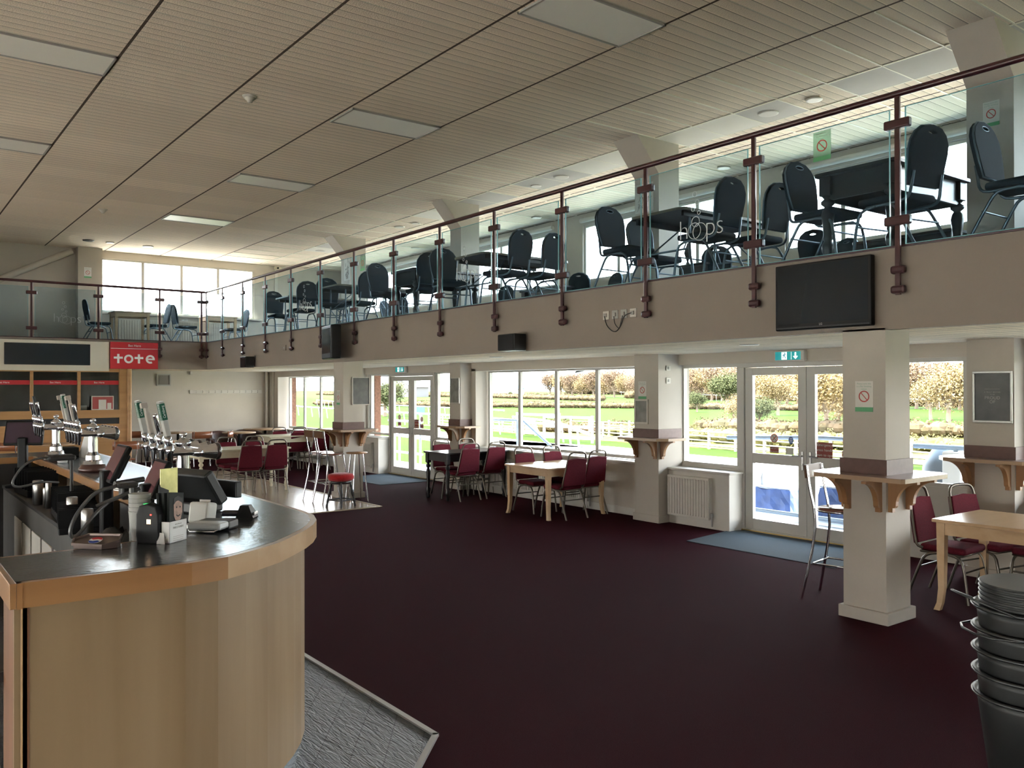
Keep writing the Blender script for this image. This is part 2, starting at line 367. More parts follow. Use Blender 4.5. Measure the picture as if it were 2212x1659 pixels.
# outer walls behind and beside the camera
wb = MB(); added_win = [(-21.5, -16.5), (-15.5, -10.5), (-9.5, -4.5), (-3.5, 1.5), (2.0, 6.5)]  # openings for the added windows that feed daylight in
eb = [XL-.2]+[v for o_ in added_win for v in o_]+[XR+.2]
wb.box(XL-.2, XR+.2, YB-.2, YB, 0, .25).box(XL-.2, XR+.2, YB-.2, YB, 1.45, 5.2)
for i in range(0, len(eb), 2): wb.box(eb[i], eb[i+1], YB-.2, YB, .25, 1.45)
struct('wall_back', wb, M_wall)
struct('wall_right', MB().box(XR, XR+.2, YB, 11.2, 0, 5.2), M_wall)
def window(name, x0, x1, z0, z1, mull, y=9.05, fw=.05, axis='Y', panemat=None):
    """framed window; mull = inner mullion positions"""
    f = MB(); d = .035
    def bx(a0, a1, c0, c1, dd=d):
        if axis == 'Y': f.box(a0, a1, y-dd, y+dd, c0, c1, .006)
        else: f.box(y-dd, y+dd, a0, a1, c0, c1, .006)
    bx(x0-fw, x1+fw, z1, z1+fw); bx(x0-fw, x1+fw, z0-fw, z0); bx(x0-fw, x0, z0, z1); bx(x1, x1+fw, z0, z1)
    for m_ in mull: bx(m_-.035, m_+.035, z0, z1, d*.8)
    o = struct(name, f, M_upvc)
    e_ = [x0]+list(mull)+[x1]
    for i in range(len(e_)-1):
        a0 = e_[i]+(.035 if i else 0); a1 = e_[i+1]-(.035 if i < len(e_)-2 else 0)
        p = MB()
        if axis == 'Y': p.box(a0, a1, y-.003, y+.003, z0, z1)
        else: p.box(y-.003, y+.003, a0, a1, z0, z1)
        link('window_pane', p, panemat or M_glass, o)
    return o
# unseen low back-wall windows, added to let daylight onto ceiling and fascia
for i, (a, b_) in enumerate(added_win): window('window_%d' % (22+i), a+.05, b_-.05, .3, 1.4, [a+1.3, a+2.7], YB-.1)

# ---- lower window wall
W = MB()
W.box(XL-.1, -21.95, YW, 9.15, 0, 2.29)
for x0, x1 in ((-21.95, -17.67), (-12.8, -8.43), (-3.5, .6), (5.1, XR)): W.box(x0, x1, YW, 9.15, 0, .76)     # dado under the windows
for x0, x1 in ((-21.95, -17.67), (-12.8, -8.43), (-3.5, .6), (5.1, XR)): W.box(x0, x1, YW, 9.15, 2.14, 2.29)
for x0, x1 in ((-17.26, -13.2), (-7.98, -3.95), (.98, 5.1)): W.box(x0, x1, 8.93, 9.15, 2.145, 2.29)
W.box(-12.8, -12.66, YW, 9.15, .76, 2.18); W.box(-3.5, -3.4, YW, 9.15, .76, 2.18); W.box(-17.85, -17.67, YW, 9.15, .76, 2.18)
W.box(-13.45, -13.14, 8.95, 9.15, 0, 2.18)
struct('wall_windows', W, M_wall)
sl_ = MB()
for x0, x1 in ((-21.95, -17.85), (-12.66, -8.43), (-3.4, .6)): sl_.box(x0, x1, YW-.03, 9.0, .745, .775, .006)
struct('trim_3', sl_, M_white)
bbm = MB()
for x0, x1 in ((-22.4, -17.67), (-12.8, -8.43), (-3.5, .6)): bbm.box(x0, x1, YW-.02, YW, 0, .11, .004)
struct('baseboard_windows', bbm, M_white)
window('window_1', -21.75, -17.95, .83, 2.12, [-20.83, -19.84, -18.9])
window('window_2', -17.13, -16.32, .86, 2.12, [])
window('window_3', -14.34, -13.5, .86, 2.12, [])
window('window_4', -12.57, -8.80, .83, 2.11, [-11.70, -10.715, -9.734])
window('window_5', -7.96, -7.06, .82, 2.10, [])
window('window_6', -5.02, -4.19, .82, 2.10, [])
window('window_7', -3.3, .55, .82, 2.10, [-2.35, -1.4, -.45])
window('window_8', 1.05, 5.0, .82, 2.10, [2.0, 3.0, 4.0])
def doorpair(name, x0, x1, label_sign):
    y = 9.03; xm = (x0+x1)/2
    fr = MB().box(x0-.07, x1+.07, y-.05, y+.08, 2.09, 2.17, .006).box(x0-.07, x0, y-.05, y+.08, 0, 2.09, .006).box(x1, x1+.07, y-.05, y+.08, 0, 2.09, .006).box(x0, x1, y-.05, y+.08, 0, .035)
    o = struct(name, fr, M_upvc)
    for s, a, b_ in ((-1, x0+.006, xm-.004), (1, xm+.004, x1-.006)):
        st_ = .112
        lf = MB().box(a+st_, b_-st_, y-.028, y+.028, .036, .165).box(a+st_, b_-st_, y-.028, y+.028, .875, 1.0).box(a+st_, b_-st_, y-.028, y+.028, 1.99, 2.084)
        lf.box(a, a+st_, y-.03, y+.03, .036, 2.084, .004).box(b_-st_, b_, y-.03, y+.03, .036, 2.084, .004)
        l = link('door_leaf', lf, M_upvc, o)
        link('glass_pane', MB().box(a+st_, b_-st_, y-.004, y+.004, 1.0, 1.99).box(a+st_, b_-st_, y-.004, y+.004, .165, .875), M_glass, l)
        hx = b_-.05 if s < 0 else a+.05
        h = MB().box(hx-.015, hx+.015, y-.042, y-.03, .83, 1.06, .004).cyl((hx, y-.03, 1.005), (hx, y-.075, 1.005), .009).cyl((hx, y-.07, 1.005), (hx-s*-.0-(.12 if s < 0 else -.12), y-.07, 1.0), .009)
        h.cyl((hx, y-.03, .9), (hx, y-.05, .9), .014)
        link('door_handle', h, M_steel, l)
    return o
D1 = doorpair('door_1', -16.2, -14.48, ''); D2 = doorpair('door_2', -6.92, -5.12, '')
# threshold brass strips and frame fill
struct('trim_4', MB().box(-7.0, -5.05, 8.96, 8.985, 0, .02).box(-16.28, -14.4, 8.96, 8.985, 0, .02), M_brass)
ff = MB()
ff.box(-17.26, -17.18, 8.98, 9.12, 0, 2.175).box(-8.0, -7.96-.05, 8.98, 9.12, 0, 2.175)
for x0, x1 in ((-17.18, -16.27), (-14.41, -13.45), (-8.0, -6.99), (-5.05, -4.14)): ff.box(x0, x1, 9.0, 9.1, 0, .78)
for x0, x1 in ((-14.41, -14.38), (-16.3, -16.27), (-7.02, -6.99), (-5.06, -5.05)): ff.box(x0, x1, 9.0, 9.1, .76, 2.175)
struct('wall_door_infill', ff, M_upvc)
# boxed casings under the side windows
cs = MB().box(-7.98, -6.95, 8.72, 9.0, 0, .72, .006).box(-8.0, -6.93, 8.70, 9.0, .72, .75, .008)
struct('trim_5', cs, M_white)
cs = MB().box(-17.2, -16.25, 8.72, 9.0, 0, .75, .006).box(-17.2, -16.22, 8.70, 9.0, .75, .78, .008)
struct('trim_6', cs, M_white)

# back wall
BW = MB().box(XL-.2, XL, YB, 9.15, 0, 2.88).box(XL-.2, XL, YB, 11.2, 2.88, 3.70).box(XL-.2, XL, YB, 4.53, 3.70, 5.2).box(XL-.2, XL, 8.32, 11.2, 3.70, 5.2).box(XL-.2, XL, 4.53, 8.32, 5.02, 5.2)
struct('wall_far', BW, M_wall)
window('window_9', 4.57, 8.28, 3.76, 4.98, [5.50, 6.44, 7.37], XL-.06, axis='X')
struct('trim_7', MB().box(XL-.02, XL+.30, 3.97, 4.5, 2.9, 5.2), M_pillar)       # far wall pier
struct('trim_8', MB().box(XL, XL+.12, 4.5, 8.5, 3.66, 3.70).box(XL, XL+.02, 8.9, 8.98, 2.9, 5.2), M_white)
pp = link('pipe', MB().tube([(-22.3, .6, 3.37), (-22.3, 3.86, 5.10)], .075, 14), M_wall); tag(pp, 'diagonal painted pipe running up the far wall to the ceiling', 'pipe')
pv = link('pipe', MB().tube([(-22.38, 8.62, 0), (-22.38, 8.62, 2.29)], .035, 10), M_white); tag(pv, 'thinner vertical white pipe, left one in the far lower corner', 'pipe', 'pipes in the far corner')
pv = link('pipe', MB().box(-22.45, -22.2, 8.72, YW, 0, 2.29, .03), M_white); tag(pv, 'wide boxed vertical pipe duct in the far lower corner beside the window', 'pipe', 'pipes in the far corner')

# gallery slab, fascias, soffits
struct('floor_gallery', MB().box(-19.75, XR, 6.33, 11.25, 2.34, 2.88).box(XL, -19.95, YB, 11.25, 2.34, 2.88).box(-19.95, -19.75, 6.33, 11.25, 2.34, 2.88), mat('gallery_carpet', (.03, .035, .05), .9, noise=.3, nscale=90))
struct('wall_fascia', MB().box(-19.9, XR, 6.255, 6.34, 2.275, 2.895).box(-19.98, -19.9, YB, 6.34, 2.275, 2.895), M_fascia)
struct('trim_9', MB().box(-19.86, XR, 6.235, 6.30, 2.895, 2.91).box(-19.93, -19.86, YB, 6.30, 2.895, 2.91), M_rail)
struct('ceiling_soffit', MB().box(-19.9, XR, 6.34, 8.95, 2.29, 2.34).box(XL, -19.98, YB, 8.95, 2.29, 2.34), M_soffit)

# upper window wall
UW = MB(); yy0, yy1 = 11.05, 11.2
UW.box(XL, XR, yy0, yy1, 2.88, 3.88).box(XL, XR, yy0, yy1, 4.98, 5.2)
ops = [(-21.3, -17.6), (-16.9, -13.15), (-12.3, -8.55), (-7.75, -4.0), (-3.2, .5), (1.4, 5.2)]
edges = [XL]+[v for o_ in ops for v in o_]+[XR]
for i in range(0, len(edges), 2): UW.box(edges[i], edges[i+1], yy0, yy1, 3.88, 4.98)
struct('wall_gallery_windows', UW, M_wall)
for i, (a, b_) in enumerate(ops):
    window('window_%d' % (10+i), a+.05, b_-.05, 3.93, 4.93, [a+(b_-a)*k/4 for k in (1, 2, 3)], 11.12)
    if i > 3: continue
    bl = link('roller_blind', MB().cyl((a, 11.0, 5.06), (b_, 11.0, 5.06), .045), M_white)
    if i in (0,): tag(bl, 'white roller blind tube above the leftmost gallery window', 'blind', 'gallery roller blinds')
    else: tag(bl, 'white roller blind tube above the %s gallery window' % ['', 'second from left', 'third from left', 'fourth from left behind the folding table', 'wide right-hand', 'far right unseen'][i], 'blind', 'gallery roller blinds')

# columns: pilasters below, square columns above, two free pillars
CX = [(-17.67, -17.26), (-13.15, -12.8), (-8.43, -7.98), (-3.93, -3.5), (.6, .98)]
pl = 0
for i, (a, b_) in enumerate(CX):
    ex = .0
    struct('trim_%d' % (20+i), MB().box(a, b_, 8.53, 9.15, 0, 2.29).box(a-.02, b_+.02, 8.51, 9.0, 0, .10, .006), M_pillar)
    c = MB().box(a, b_, 8.55, 8.95, 2.88, 5.2)
    # raking brace up to the ceiling
    P = [(8.55, 4.74), (8.55, 5.2), (8.14, 5.2)]
    c.add([(x, y, z) for x in (a, b_) for y, z in P], [(0, 1, 2), (5, 4, 3), (0, 2, 5, 3), (0, 3, 4, 1), (1, 4, 5, 2)])
    struct('trim_%d' % (30+i), c, M_pillar)
PILL = [(-3.85, -3.49, 6.255, 6.615), (-13.31, -12.95, 6.30, 6.66)]
for i, (a, b_, c, d) in enumerate(PILL):
    struct('trim_%d' % (40+i), MB().box(a, b_, c, d, 0, 2.29).box(a-.03, b_+.03, c-.03, d+.03, 0, .095, .006), M_pillar)

# ---- pillar shelves with corbels
def corbel(w=.04, R=.20, mat4=None):
    # profile in local (out, down): quarter-circle cut bracket
    P = [(0, 0), (R+.03, 0), (R+.03, -.02)]
    for i in range(9):
        t = PI/2*i/8; P.append((R+.03-.01-(R-.04)*math.sin(t), -.02-(R-.02)*(1-math.cos(t))))
    P += [(.05, -R-.015), (.035, -R-.015), (.035, -R-.05), (0, -R-.05)]
    return P
def pillar_shelf(a, b_, c, d, label, sides, ov=.24, z=1.15, group='drinks shelves around the pillars', bandtop=1.27):
    t = thing('drinks_shelf', label, 'shelf', ((a+b_)/2, (c+d)/2, 0), 0, group)
    ox, oy = (a+b_)/2, (c+d)/2
    y1 = d+ov*.9 if 'n' in sides else d-.02
    ch = .10
    poly = [(a-ov, c-ov*.7+ch), (a-ov+ch, c-ov*.8), (b_+ov-.02, c-ov*.8), (b_+ov, c-ov*.8+.03), (b_+ov, y1-ch), (b_+ov-ch, y1), (a-ov+ch, y1), (a-ov, y1-ch)]
    inner = [(p[0]-ox, p[1]-oy) for p in poly]
    if 'n' in sides: me = curve_mesh([inner, [(a-ox, c-oy), (b_-ox, c-oy), (b_-ox, d-oy), (a-ox, d-oy)]], .016)
    else:
        inner = [(a-ov-ox, c-ov*.7+ch-oy), (a-ov+ch-ox, c-ov*.8-oy), (b_+ov-ch-ox, c-ov*.8-oy), (b_+ov-ox, c-ov*.7+ch-oy), (b_+ov-ox, 8.98-oy), (b_-ox, 8.98-oy), (b_-ox, c-oy), (a-ox, c-oy), (a-ox, 8.98-oy), (a-ov-ox, 8.98-oy)]
        if a > -4 or a < -8 or True: inner = [(max(-.5*abs(b_-a)-ov, x), min(y, c-oy+.28)) for x, y in inner]
        me = curve_mesh([inner], .016)
    link('shelf_board', MB().mesh(me, Matrix.Translation((0, 0, z-.016))), M_beech2, t)
    top = curve_mesh([inner, [(a-ox, c-oy), (b_-ox, c-oy), (b_-ox, d-oy), (a-ox, d-oy)]] if 'n' in sides else [inner], .0015)
    link('shelf_top', MB().mesh(top, Matrix.Translation((0, 0, z+.0015))), M_shelf, t)
    bd = MB(); o_ = .018
    bd.box(a-o_-ox, b_+o_-ox, c-o_-oy, c-oy, z, bandtop); bd.box(b_-ox, b_+o_-ox, c-oy, min(d, 8.97)-oy, z, bandtop); bd.box(a-o_-ox, a-ox, c-oy, min(d, 8.97)-oy, z, bandtop)
    if 'n' in sides: bd.box(a-o_-ox, b_+o_-ox, d-oy, d+o_-oy, z, bandtop)
    link('skirting_band', bd, M_band, t)
    P = corbel(); zt = z-.033
    def cb(o, xd):
        m4 = frame_mat((o[0]-ox, o[1]-oy, zt), xd, (0, 0, 1))
        link('corbel', MB().prism(P, -.02, .02, m4), M_corbel, t)
    cb((a+.05, c), (0, -1, 0)); cb((b_-.05, c), (0, -1, 0)); 
    cb((b_, c+.05), (1, 0, 0)); cb((a, c+.05), (-1, 0, 0))
    if 'n' in sides: cb((b_, d-.05), (1, 0, 0)); cb((a, d-.05), (-1, 0, 0)); cb((a+.05, d), (0, 1, 0)); cb((b_-.05, d), (0, 1, 0))
    return t
M_beech2 = wood('shelf_edge_oak', (.34, .22, .13), (.42, .29, .18), 'X', .35, .3, 7)
pillar_shelf(*PILL[0], 'wooden drinks shelf with corbels around the nearest square pillar', 'n')
pillar_shelf(*PILL[1], 'wooden drinks shelf with corbels around the farther square pillar by the red stool', 'n')
pillar_shelf(-13.15, -12.8, 8.53, 9.0, 'drinks shelf on the wall pier right of the far glazed doors', '')
pillar_shelf(-8.43, -7.98, 8.53, 9.0, 'drinks shelf on the wall pier left of the nearer glazed doors', '')
pillar_shelf(-3.93, -3.5, 8.53, 9.0, 'drinks shelf on the wall pier below the dark framed poster at right', '')

# ---- radiators
def radiator(x0, x1, y, z0, z1, label, back=.06):
    t = thing('radiator', label, 'radiator', ((x0+x1)/2, y, z0), 0, 'radiators'); W_ = (x1-x0)/2; H_ = z1-z0
    p = MB().box(-W_, W_, -.012, .012, 0, H_, .006); n = int(2*W_/.045)
    for i in range(n): x = -W_+.03+i*(2*W_-.06)/max(1, n-1); p.box(x-.014, x+.014, -.022, -.010, .03, H_-.03, .006)
    link('front_panel', p, M_white, t)
    link('side_grille', MB().box(-W_, -W_+.012, .012, back, .02, H_).box(W_-.012, W_, .012, back, .02, H_).box(-W_, W_, .012, back, H_-.012, H_), M_white, t)
    link('valve', MB().cyl((W_+.02, .03, -.08), (W_+.02, .03, .06), .012).cyl((W_-.02, .03, .05), (W_+.025, .03, .05), .01).cyl((W_+.02, .03, .03), (W_+.02, .03, .09), .02), M_grey, t)
    return t
radiator(-7.93, -7.22, 8.655, .12, .66, 'white panel radiator on the boxed casing left of the nearer doors')
radiator(-17.1, -16.45, 8.655, .12, .66, 'white panel radiator beside the far glazed doors')
radiator(-12.2, -9.6, 8.70, .12, .62, 'long white radiator under the four-pane window behind the pale table')
radiator(-20.8, -18.4, 8.70, .12, .62, 'long white radiator under the far left window')
radiator(-3.3, -2.2, 8.70, .12, .62, 'white radiator under the right-hand window behind the beech table')
def radX(x, y0, y1, z0, z1, label):
    t = thing('radiator', label, 'radiator', (x, (y0+y1)/2, z0), PI/2, 'radiators'); W_ = (y1-y0)/2; H_ = z1-z0
    p = MB().box(-W_, W_, -.012, .012, 0, H_, .006); n = int(2*W_/.06)
    for i in range(n): xx = -W_+.03+i*(2*W_-.06)/(n-1); p.box(xx-.018, xx+.018, -.022, -.010, .03, H_-.03, .006)
    link('front_panel', p, M_white, t); link('side_grille', MB().box(-W_, W_, .012, .05, H_-.012, H_), M_white, t)
radX(-22.42, 4.9, 8.1, 3.02, 3.56, 'long white radiator under the gallery end window')

# ---- railings
def railing(name, label, axis, posts, fixed, s0, s1, bottom=2.52):
    """axis X: runs along x at y=fixed; axis Y: runs along y at x=fixed"""
    t = thing(name, label, 'railing', (0, 0, 0), 0, 'gallery railings')
    def P(a, o, z): return (a, fixed+o, z) if axis == 'X' else (fixed-o, a, z)
    def bx(mb, a0, a1, o0, o1, z0, z1, bev=.004):
        p = P(a0, o0, z0); q = P(a1, o1, z1); return mb.box(min(p[0], q[0]), max(p[0], q[0]), min(p[1], q[1]), max(p[1], q[1]), z0, z1, bev)
    link('handrail', MB().tube([P(s0, 0, 4.05), P(s1, 0, 4.05)], .026, 12), M_rail, t)
    for k, (a, zb) in enumerate(posts):
        po = link('post', bx(MB(), a-.02, a+.02, -.012, .012, zb, 4.03), M_rail, t)
        for z, hw in ((3.82, .10), (3.09, .10)): link('glass_clamp', bx(MB(), a-hw, a+hw, -.028, .028, z-.035, z+.035, .012), M_rail, po)
        if zb < 2.8:
            for z in (2.72, 2.57): link('wall_bracket', bx(MB(), a-.058, a+.058, -.022, .03, z-.032, z+.032, .02).cyl(P(a, .0, z), P(a, .05, z), .014), M_rail, po)
    pa = [a for a, _ in posts]; pa.sort()
    for i in range(len(pa)-1):
        a0, a1 = pa[i]+.062, pa[i+1]-.062
        g = link('glass_panel', bx(MB(), a0, a1, -.006, .006, 2.905, 3.94, 0), M_bglass, t)
        eg = MB()
        for aa in (a0, a1): bx(eg, aa-.003, aa+.003, -.0065, .0065, 2.905, 3.94, 0)
        bx(eg, a0, a1, -.0065, .0065, 2.905, 2.909, 0); bx(eg, a0, a1, -.0065, .0065, 3.937, 3.940, 0)
        link('glass_edge', eg, M_gedge, g)
    return t
PX = [-.75, -2.05, -3.358, -4.667, -5.969, -7.253, -8.547, -9.807, -11.078, -12.364, -13.631, -14.907, -16.178, -17.434, -18.697, -19.80]
R1 = railing('gallery_railing', 'maroon railing with glass panels along the long gallery edge', 'X', [(a, 2.53) for a in PX+[.6, 1.9, 3.2, 4.5, 5.8]], 6.205, -19.87, 6.9)
PY = [(-1.3, 2.9), (0.03, 2.9), (1.36, 2.9), (2.69, 2.9), (3.95, 2.9), (5.203, 2.52), (6.12, 2.52)]
R2 = railing('gallery_railing', 'maroon railing with glass panels along the far gallery edge above the betting booth', 'Y', PY, -19.87, -3.0, 6.205)
def etch(mt, rail):
    # ring motif of bubbles over the word
    mb = MB()
    for ch_, x_ in (('h', -.185), ('p', .135), ('s', .245)): mb.mesh(text_mesh(ch_, .27, .0008, -.006), mt @ Matrix.Translation((x_, 0, 0)))
    for cx, cz, r in ((-.055, -.015, .078), (.01, -.03, .085), (-.04, .07, .05), (-.05, .33, .028), (-.02, .25, .025), (-.07, .19, .022), (0, .15, .02)):
        mb.mesh(curve_mesh([circ(r, 24, cx, cz), circ(r-.006, 24, cx, cz)], .0008), mt)
    link('etched_logo', mb, M_etch, rail)
for x in (-5.28, -9.15, -14.25): etch(onY(x, 6.197, 3.32), R1)
etch(onX(-19.862, 3.33, 3.31), R2)

# ---- no smoking notices
def nosmoke(m4, label, w_=.15, h_=.24, bg_=None, group='no smoking notices', dark=False):
    t = thing('no_smoking_notice', label, 'sign', (0, 0, 0), 0, group)
    link('backing', MB().box(-w_/2, w_/2, -h_/2, h_/2, 0, .0015), bg_ or M_paper, t).matrix_local = m4
    r = MB().mesh(curve_mesh([circ(w_*.30), circ(w_*.24)], .0006), m4 @ Matrix.Translation((0, -.0, .003)))
    r.mesh(curve_mesh([[(-.2*w_, .19*w_), (-.17*w_, .22*w_), (.2*w_, -.19*w_), (.17*w_, -.22*w_)]], .0006), m4 @ Matrix.Translation((0, 0, .003)))
    link('prohibition_ring', r, M_redlet, t)
    link('green_band', MB().mesh(curve_mesh([[(-w_/2, -h_/2), (w_/2, -h_/2), (w_/2, -h_/2+.035), (-w_/2, -h_/2+.035)]], .0008), m4 @ Matrix.Translation((0, 0, .003))), M_green2, t)
    tx = MB()
    for i, s in enumerate(('Please note this', 'is a No Smoking', 'venue')):
        tx.mesh(text_mesh(s, .019, .0004), m4 @ Matrix.Translation((0, h_/2-.02-i*.021, .003)))
    link('lettering', tx, M_green3, t)
    return t
M_redlet = mat('red_lettering', (.45, .05, .04), .5); M_green2 = mat('green_band', (.10, .36, .16), .5); M_green3 = mat('green_lettering', (.33, .42, .34), .5)
M_offw = mat('off_white_notice', (.62, .60, .56), .6)
nosmoke(onY(-3.665, 6.253, 1.76), 'no smoking notice on the nearest square pillar', bg_=M_offw)
nosmoke(onY(-8.275, 8.528, 1.80), 'no smoking notice on the wall pier left of the nearer doors', bg_=M_offw)
nosmoke(onY(-13.13, 6.298, 1.68), 'no smoking notice on the farther square pillar', .12, .24, bg_=M_offw)
nosmoke(onY(-3.70, 8.548, 4.44), 'no smoking notice high on the gallery column at far right', bg_=M_offw)
nosmoke(onY(-12.98, 8.548, 4.05), 'no smoking notice on the gallery column behind the table with folding legs', .13, .15, bg_=M_offw)
nosmoke(onX(-22.198, 4.18, 4.60), 'no smoking notice on the far wall pier left of the gallery end window', .16, .25, bg_=M_paper)
M_frost = glassmat('sticker_film', (.75, .85, .78), .03, .3, .35, (.5, .8, .6))
nosmoke(onY(-3.99, 6.197, 3.80), 'no smoking sticker on the gallery glass left of the dark turned-leg table', .16, .24, bg_=M_frost)
nosmoke(onY(-12.05, 6.197, 3.80), 'no smoking sticker on the gallery glass above the second pillar', .15, .24, bg_=M_frost)

# ---- exit signs
def exit_sign(x, z, label):
    y = 8.93
    t = thing('exit_sign', label, 'sign', (x, y, z), 0, 'green running-man exit signs')
    link('housing', MB().box(-.21, .21, -.07, 0, -.065, .065, .015), M_white, t)
    m4 = onY(0, -.072, 0)
    link('green_face', MB().mesh(curve_mesh([[(-.19, -.05), (.165, -.05), (.165, .05), (-.19, .05)]], .001), m4), mat('exit_green', (.0, .32, .30), .4, emit=.25, emcol=(.0, .40, .42)), t)
    wl = mat('exit_white', (.9, .95, .95), .4, emit=.8)
    p = MB().mesh(curve_mesh([[(-.10, -.045), (-.025, -.045), (-.025, .045), (-.10, .045)]], .0012), m4 @ Matrix.Translation((0, 0, .001)))
    arrow = [(.085, .04), (.105, .04), (.105, -.005), (.13, -.005), (.095, -.042), (.06, -.005), (.085, -.005)]
    p.mesh(curve_mesh([arrow], .0012), m4 @ Matrix.Translation((0, 0, .001))); p.mesh(curve_mesh([[(.035, -.045), (.039, -.045), (.039, .045), (.035, .045)]], .0012), m4 @ Matrix.Translation((0, 0, .001)))
    link('pictogram', p, wl, t)
    mn = MB(); mm_ = m4 @ Matrix.Translation((-.062, 0, .003))
    mn.mesh(curve_mesh([circ(.008, 12, .008, .032)], .0008), mm_)
    for q in ([(-.006, .02), (.012, .022), (.006, -.006), (-.010, -.004)], [(.004, -.004), (.024, -.014), (.018, -.036), (.012, -.036), (.014, -.018), (-.006, -.008)], [(-.008, -.004), (-.012, -.024), (-.032, -.03), (-.032, -.024), (-.018, -.019), (-.012, 0)], [(.008, .02), (.024, .006), (.03, .012), (.012, .026)], [(-.004, .02), (-.024, .008), (-.03, -.004), (-.024, -.006), (-.018, .002), (0, .012)]):
        mn.mesh(curve_mesh([q], .0008), mm_)
    link('running_man', mn, mat('exit_teal', (.0, .22, .30), .4, emit=.2), t)
exit_sign(-6.165, 2.215, 'lit green exit sign with arrow above the nearer glazed doors')
exit_sign(-15.56, 2.225, 'lit green exit sign above the far glazed doors')

# ---- door stickers
def sticker(m4, kind, label, grp):
    if kind == 'circle':
        t = thing('door_sticker', label, 'sticker', (0, 0, 0), 0, grp)
        link('disc', MB().mesh(curve_mesh([circ(.055)], .0008), m4), M_offw, t)
        link('prohibition_ring', MB().mesh(curve_mesh([circ(.055), circ(.046)], .001), m4 @ Matrix.Translation((0, 0, .001))).mesh(curve_mesh([[(-.036, .032), (-.032, .036), (.036, -.032), (.032, -.036)]], .001), m4 @ Matrix.Translation((0, 0, .001))).mesh(curve_mesh([[(-.030, -.024), (-.024, -.030), (.03, .024), (.024, .03)]], .001), m4 @ Matrix.Translation((0, 0, .001))), M_redlet, t)
    elif kind == 'blue':
        t = thing('door_sticker', label, 'sticker', (0, 0, 0), 0, grp)
        link('disc', MB().mesh(curve_mesh([circ(.035, 20, 0, 0, .045)], .0008), m4), mat('blue_sticker', (.02, .10, .35), .4), t)
        w_ = MB()
        for i in (-1, 0, 1): w_.mesh(curve_mesh([[(-.018, i*.02-.003), (.018, i*.02-.003), (.018, i*.02+.003), (-.018, i*.02+.003)]], .001), m4 @ Matrix.Translation((0, 0, .001)))
        link('lettering', w_, M_wlet, t)
    else:
        w2, h2, lines = kind; t = thing('door_sticker', label, 'sticker', (0, 0, 0), 0, grp)
        link('panel', MB().mesh(curve_mesh([[(-w2, -h2), (w2, -h2), (w2, h2), (-w2, h2)]], .0008), m4), M_offw if lines == [''] else M_brred, t)
        tx = MB()
        for i, s_ in enumerate(lines):
            if s_: tx.mesh(text_mesh(s_, h2*1.5/len(lines), .0006), m4 @ Matrix.Translation((0, h2-(i+.5)*2*h2/len(lines), .002)))
        if tx.v: link('lettering', tx, M_offw, t)
M_brred = mat('red_brown_sticker', (.26, .045, .035), .5)
g_ = 'stickers on the glazed doors'
sticker(onY(-6.49, 9.02, 1.20), 'circle', 'round red prohibition sticker on the left leaf of the nearer doors', g_)
sticker(onY(-6.49, 9.02, 1.055), (.065, .038, ['Thank you for', 'not smoking']), 'small red label under the round sticker on the left leaf of the nearer doors', g_)
sticker(onY(-6.25, 9.02, 1.185), 'blue', 'small blue oval sticker near the handle of the nearer doors', g_)
sticker(onY(-6.27, 9.02, 1.05), (.055, .04, ['']), 'small white label above the handle of the nearer doors', g_)
sticker(onY(-5.79, 9.02, 1.09), (.105, .09, ['Emergency', 'press handle', 'down to open']), 'brown-red rectangular notice on the right leaf of the nearer doors', g_)
sticker(onY(-5.50, 9.02, 1.20), 'circle', 'round red prohibition sticker on the right leaf of the nearer doors', g_)
sticker(onY(-5.50, 9.02, 1.055), (.065, .038, ['Thank you for', 'not smoking']), 'small red label under the round sticker on the right leaf of the nearer doors', g_)
sticker(onY(-15.86, 9.02, 1.22), 'circle', 'round red prohibition sticker on the left leaf of the far doors', g_)
sticker(onY(-15.86, 9.02, 1.08), (.065, .04, ['Thank you for', 'not smoking']), 'small red label on the left leaf of the far doors', g_)
sticker(onY(-15.17, 9.02, 1.10), (.10, .09, ['Emergency', 'press handle', 'down to open']), 'brown-red rectangular notice on the right leaf of the far doors', g_)
sticker(onY(-14.95, 9.02, 1.20), 'circle', 'round red prohibition sticker on the right leaf of the far doors', g_)
sticker(onY(-14.95, 9.02, 1.06), (.065, .04, ['Thank you for', 'not smoking']), 'small red label on the right leaf of the far doors', g_)

# ---- pictures
def picture(m4, w_, h_, label, pm, fm=None, fw=.018, group='framed pictures'):
    t = thing('picture_frame', label, 'picture', (0, 0, 0), 0, group)
    f = MB()
    for a in ((-w_/2, w_/2, h_/2-fw, h_/2), (-w_/2, w_/2, -h_/2, -h_/2+fw), (-w_/2, -w_/2+fw, -h_/2+fw, h_/2-fw), (w_/2-fw, w_/2, -h_/2+fw, h_/2-fw)): f.box(a[0], a[1], a[2], a[3], 0, .02, .003)
    link('frame', f, fm or M_alu, t).matrix_local = m4
    link('print', MB().box(-w_/2+fw, w_/2-fw, -h_/2+fw, h_/2-fw, 0, .008), pm, t).matrix_local = m4
    return t
M_alu = mat('aluminium_frame', (.50, .50, .48), .35, .7)
po = picture(onY(-3.69, 8.53, 1.738), .36, .49, 'dark poster in silver frame reading PROUD OF on the right-hand pier', M_pictb, fw=.02)
tx = MB()
m4 = onY(-3.69, 8.52, 1.738)
for s_, sz, dz in (('A TRULY SECOND', .018, .045), ('TO BE', .016, .022), ('PROUD', .042, -.01), ('OF', .042, -.048), ('. . . . . . . . . . .', .012, -.085), ('. . . . . . . . . . .', .012, -.10), ('. . . . . . . . . . .', .012, -.115)): tx.mesh(text_mesh(s_, sz, .0006), m4 @ Matrix.Translation((0, dz, .0)))
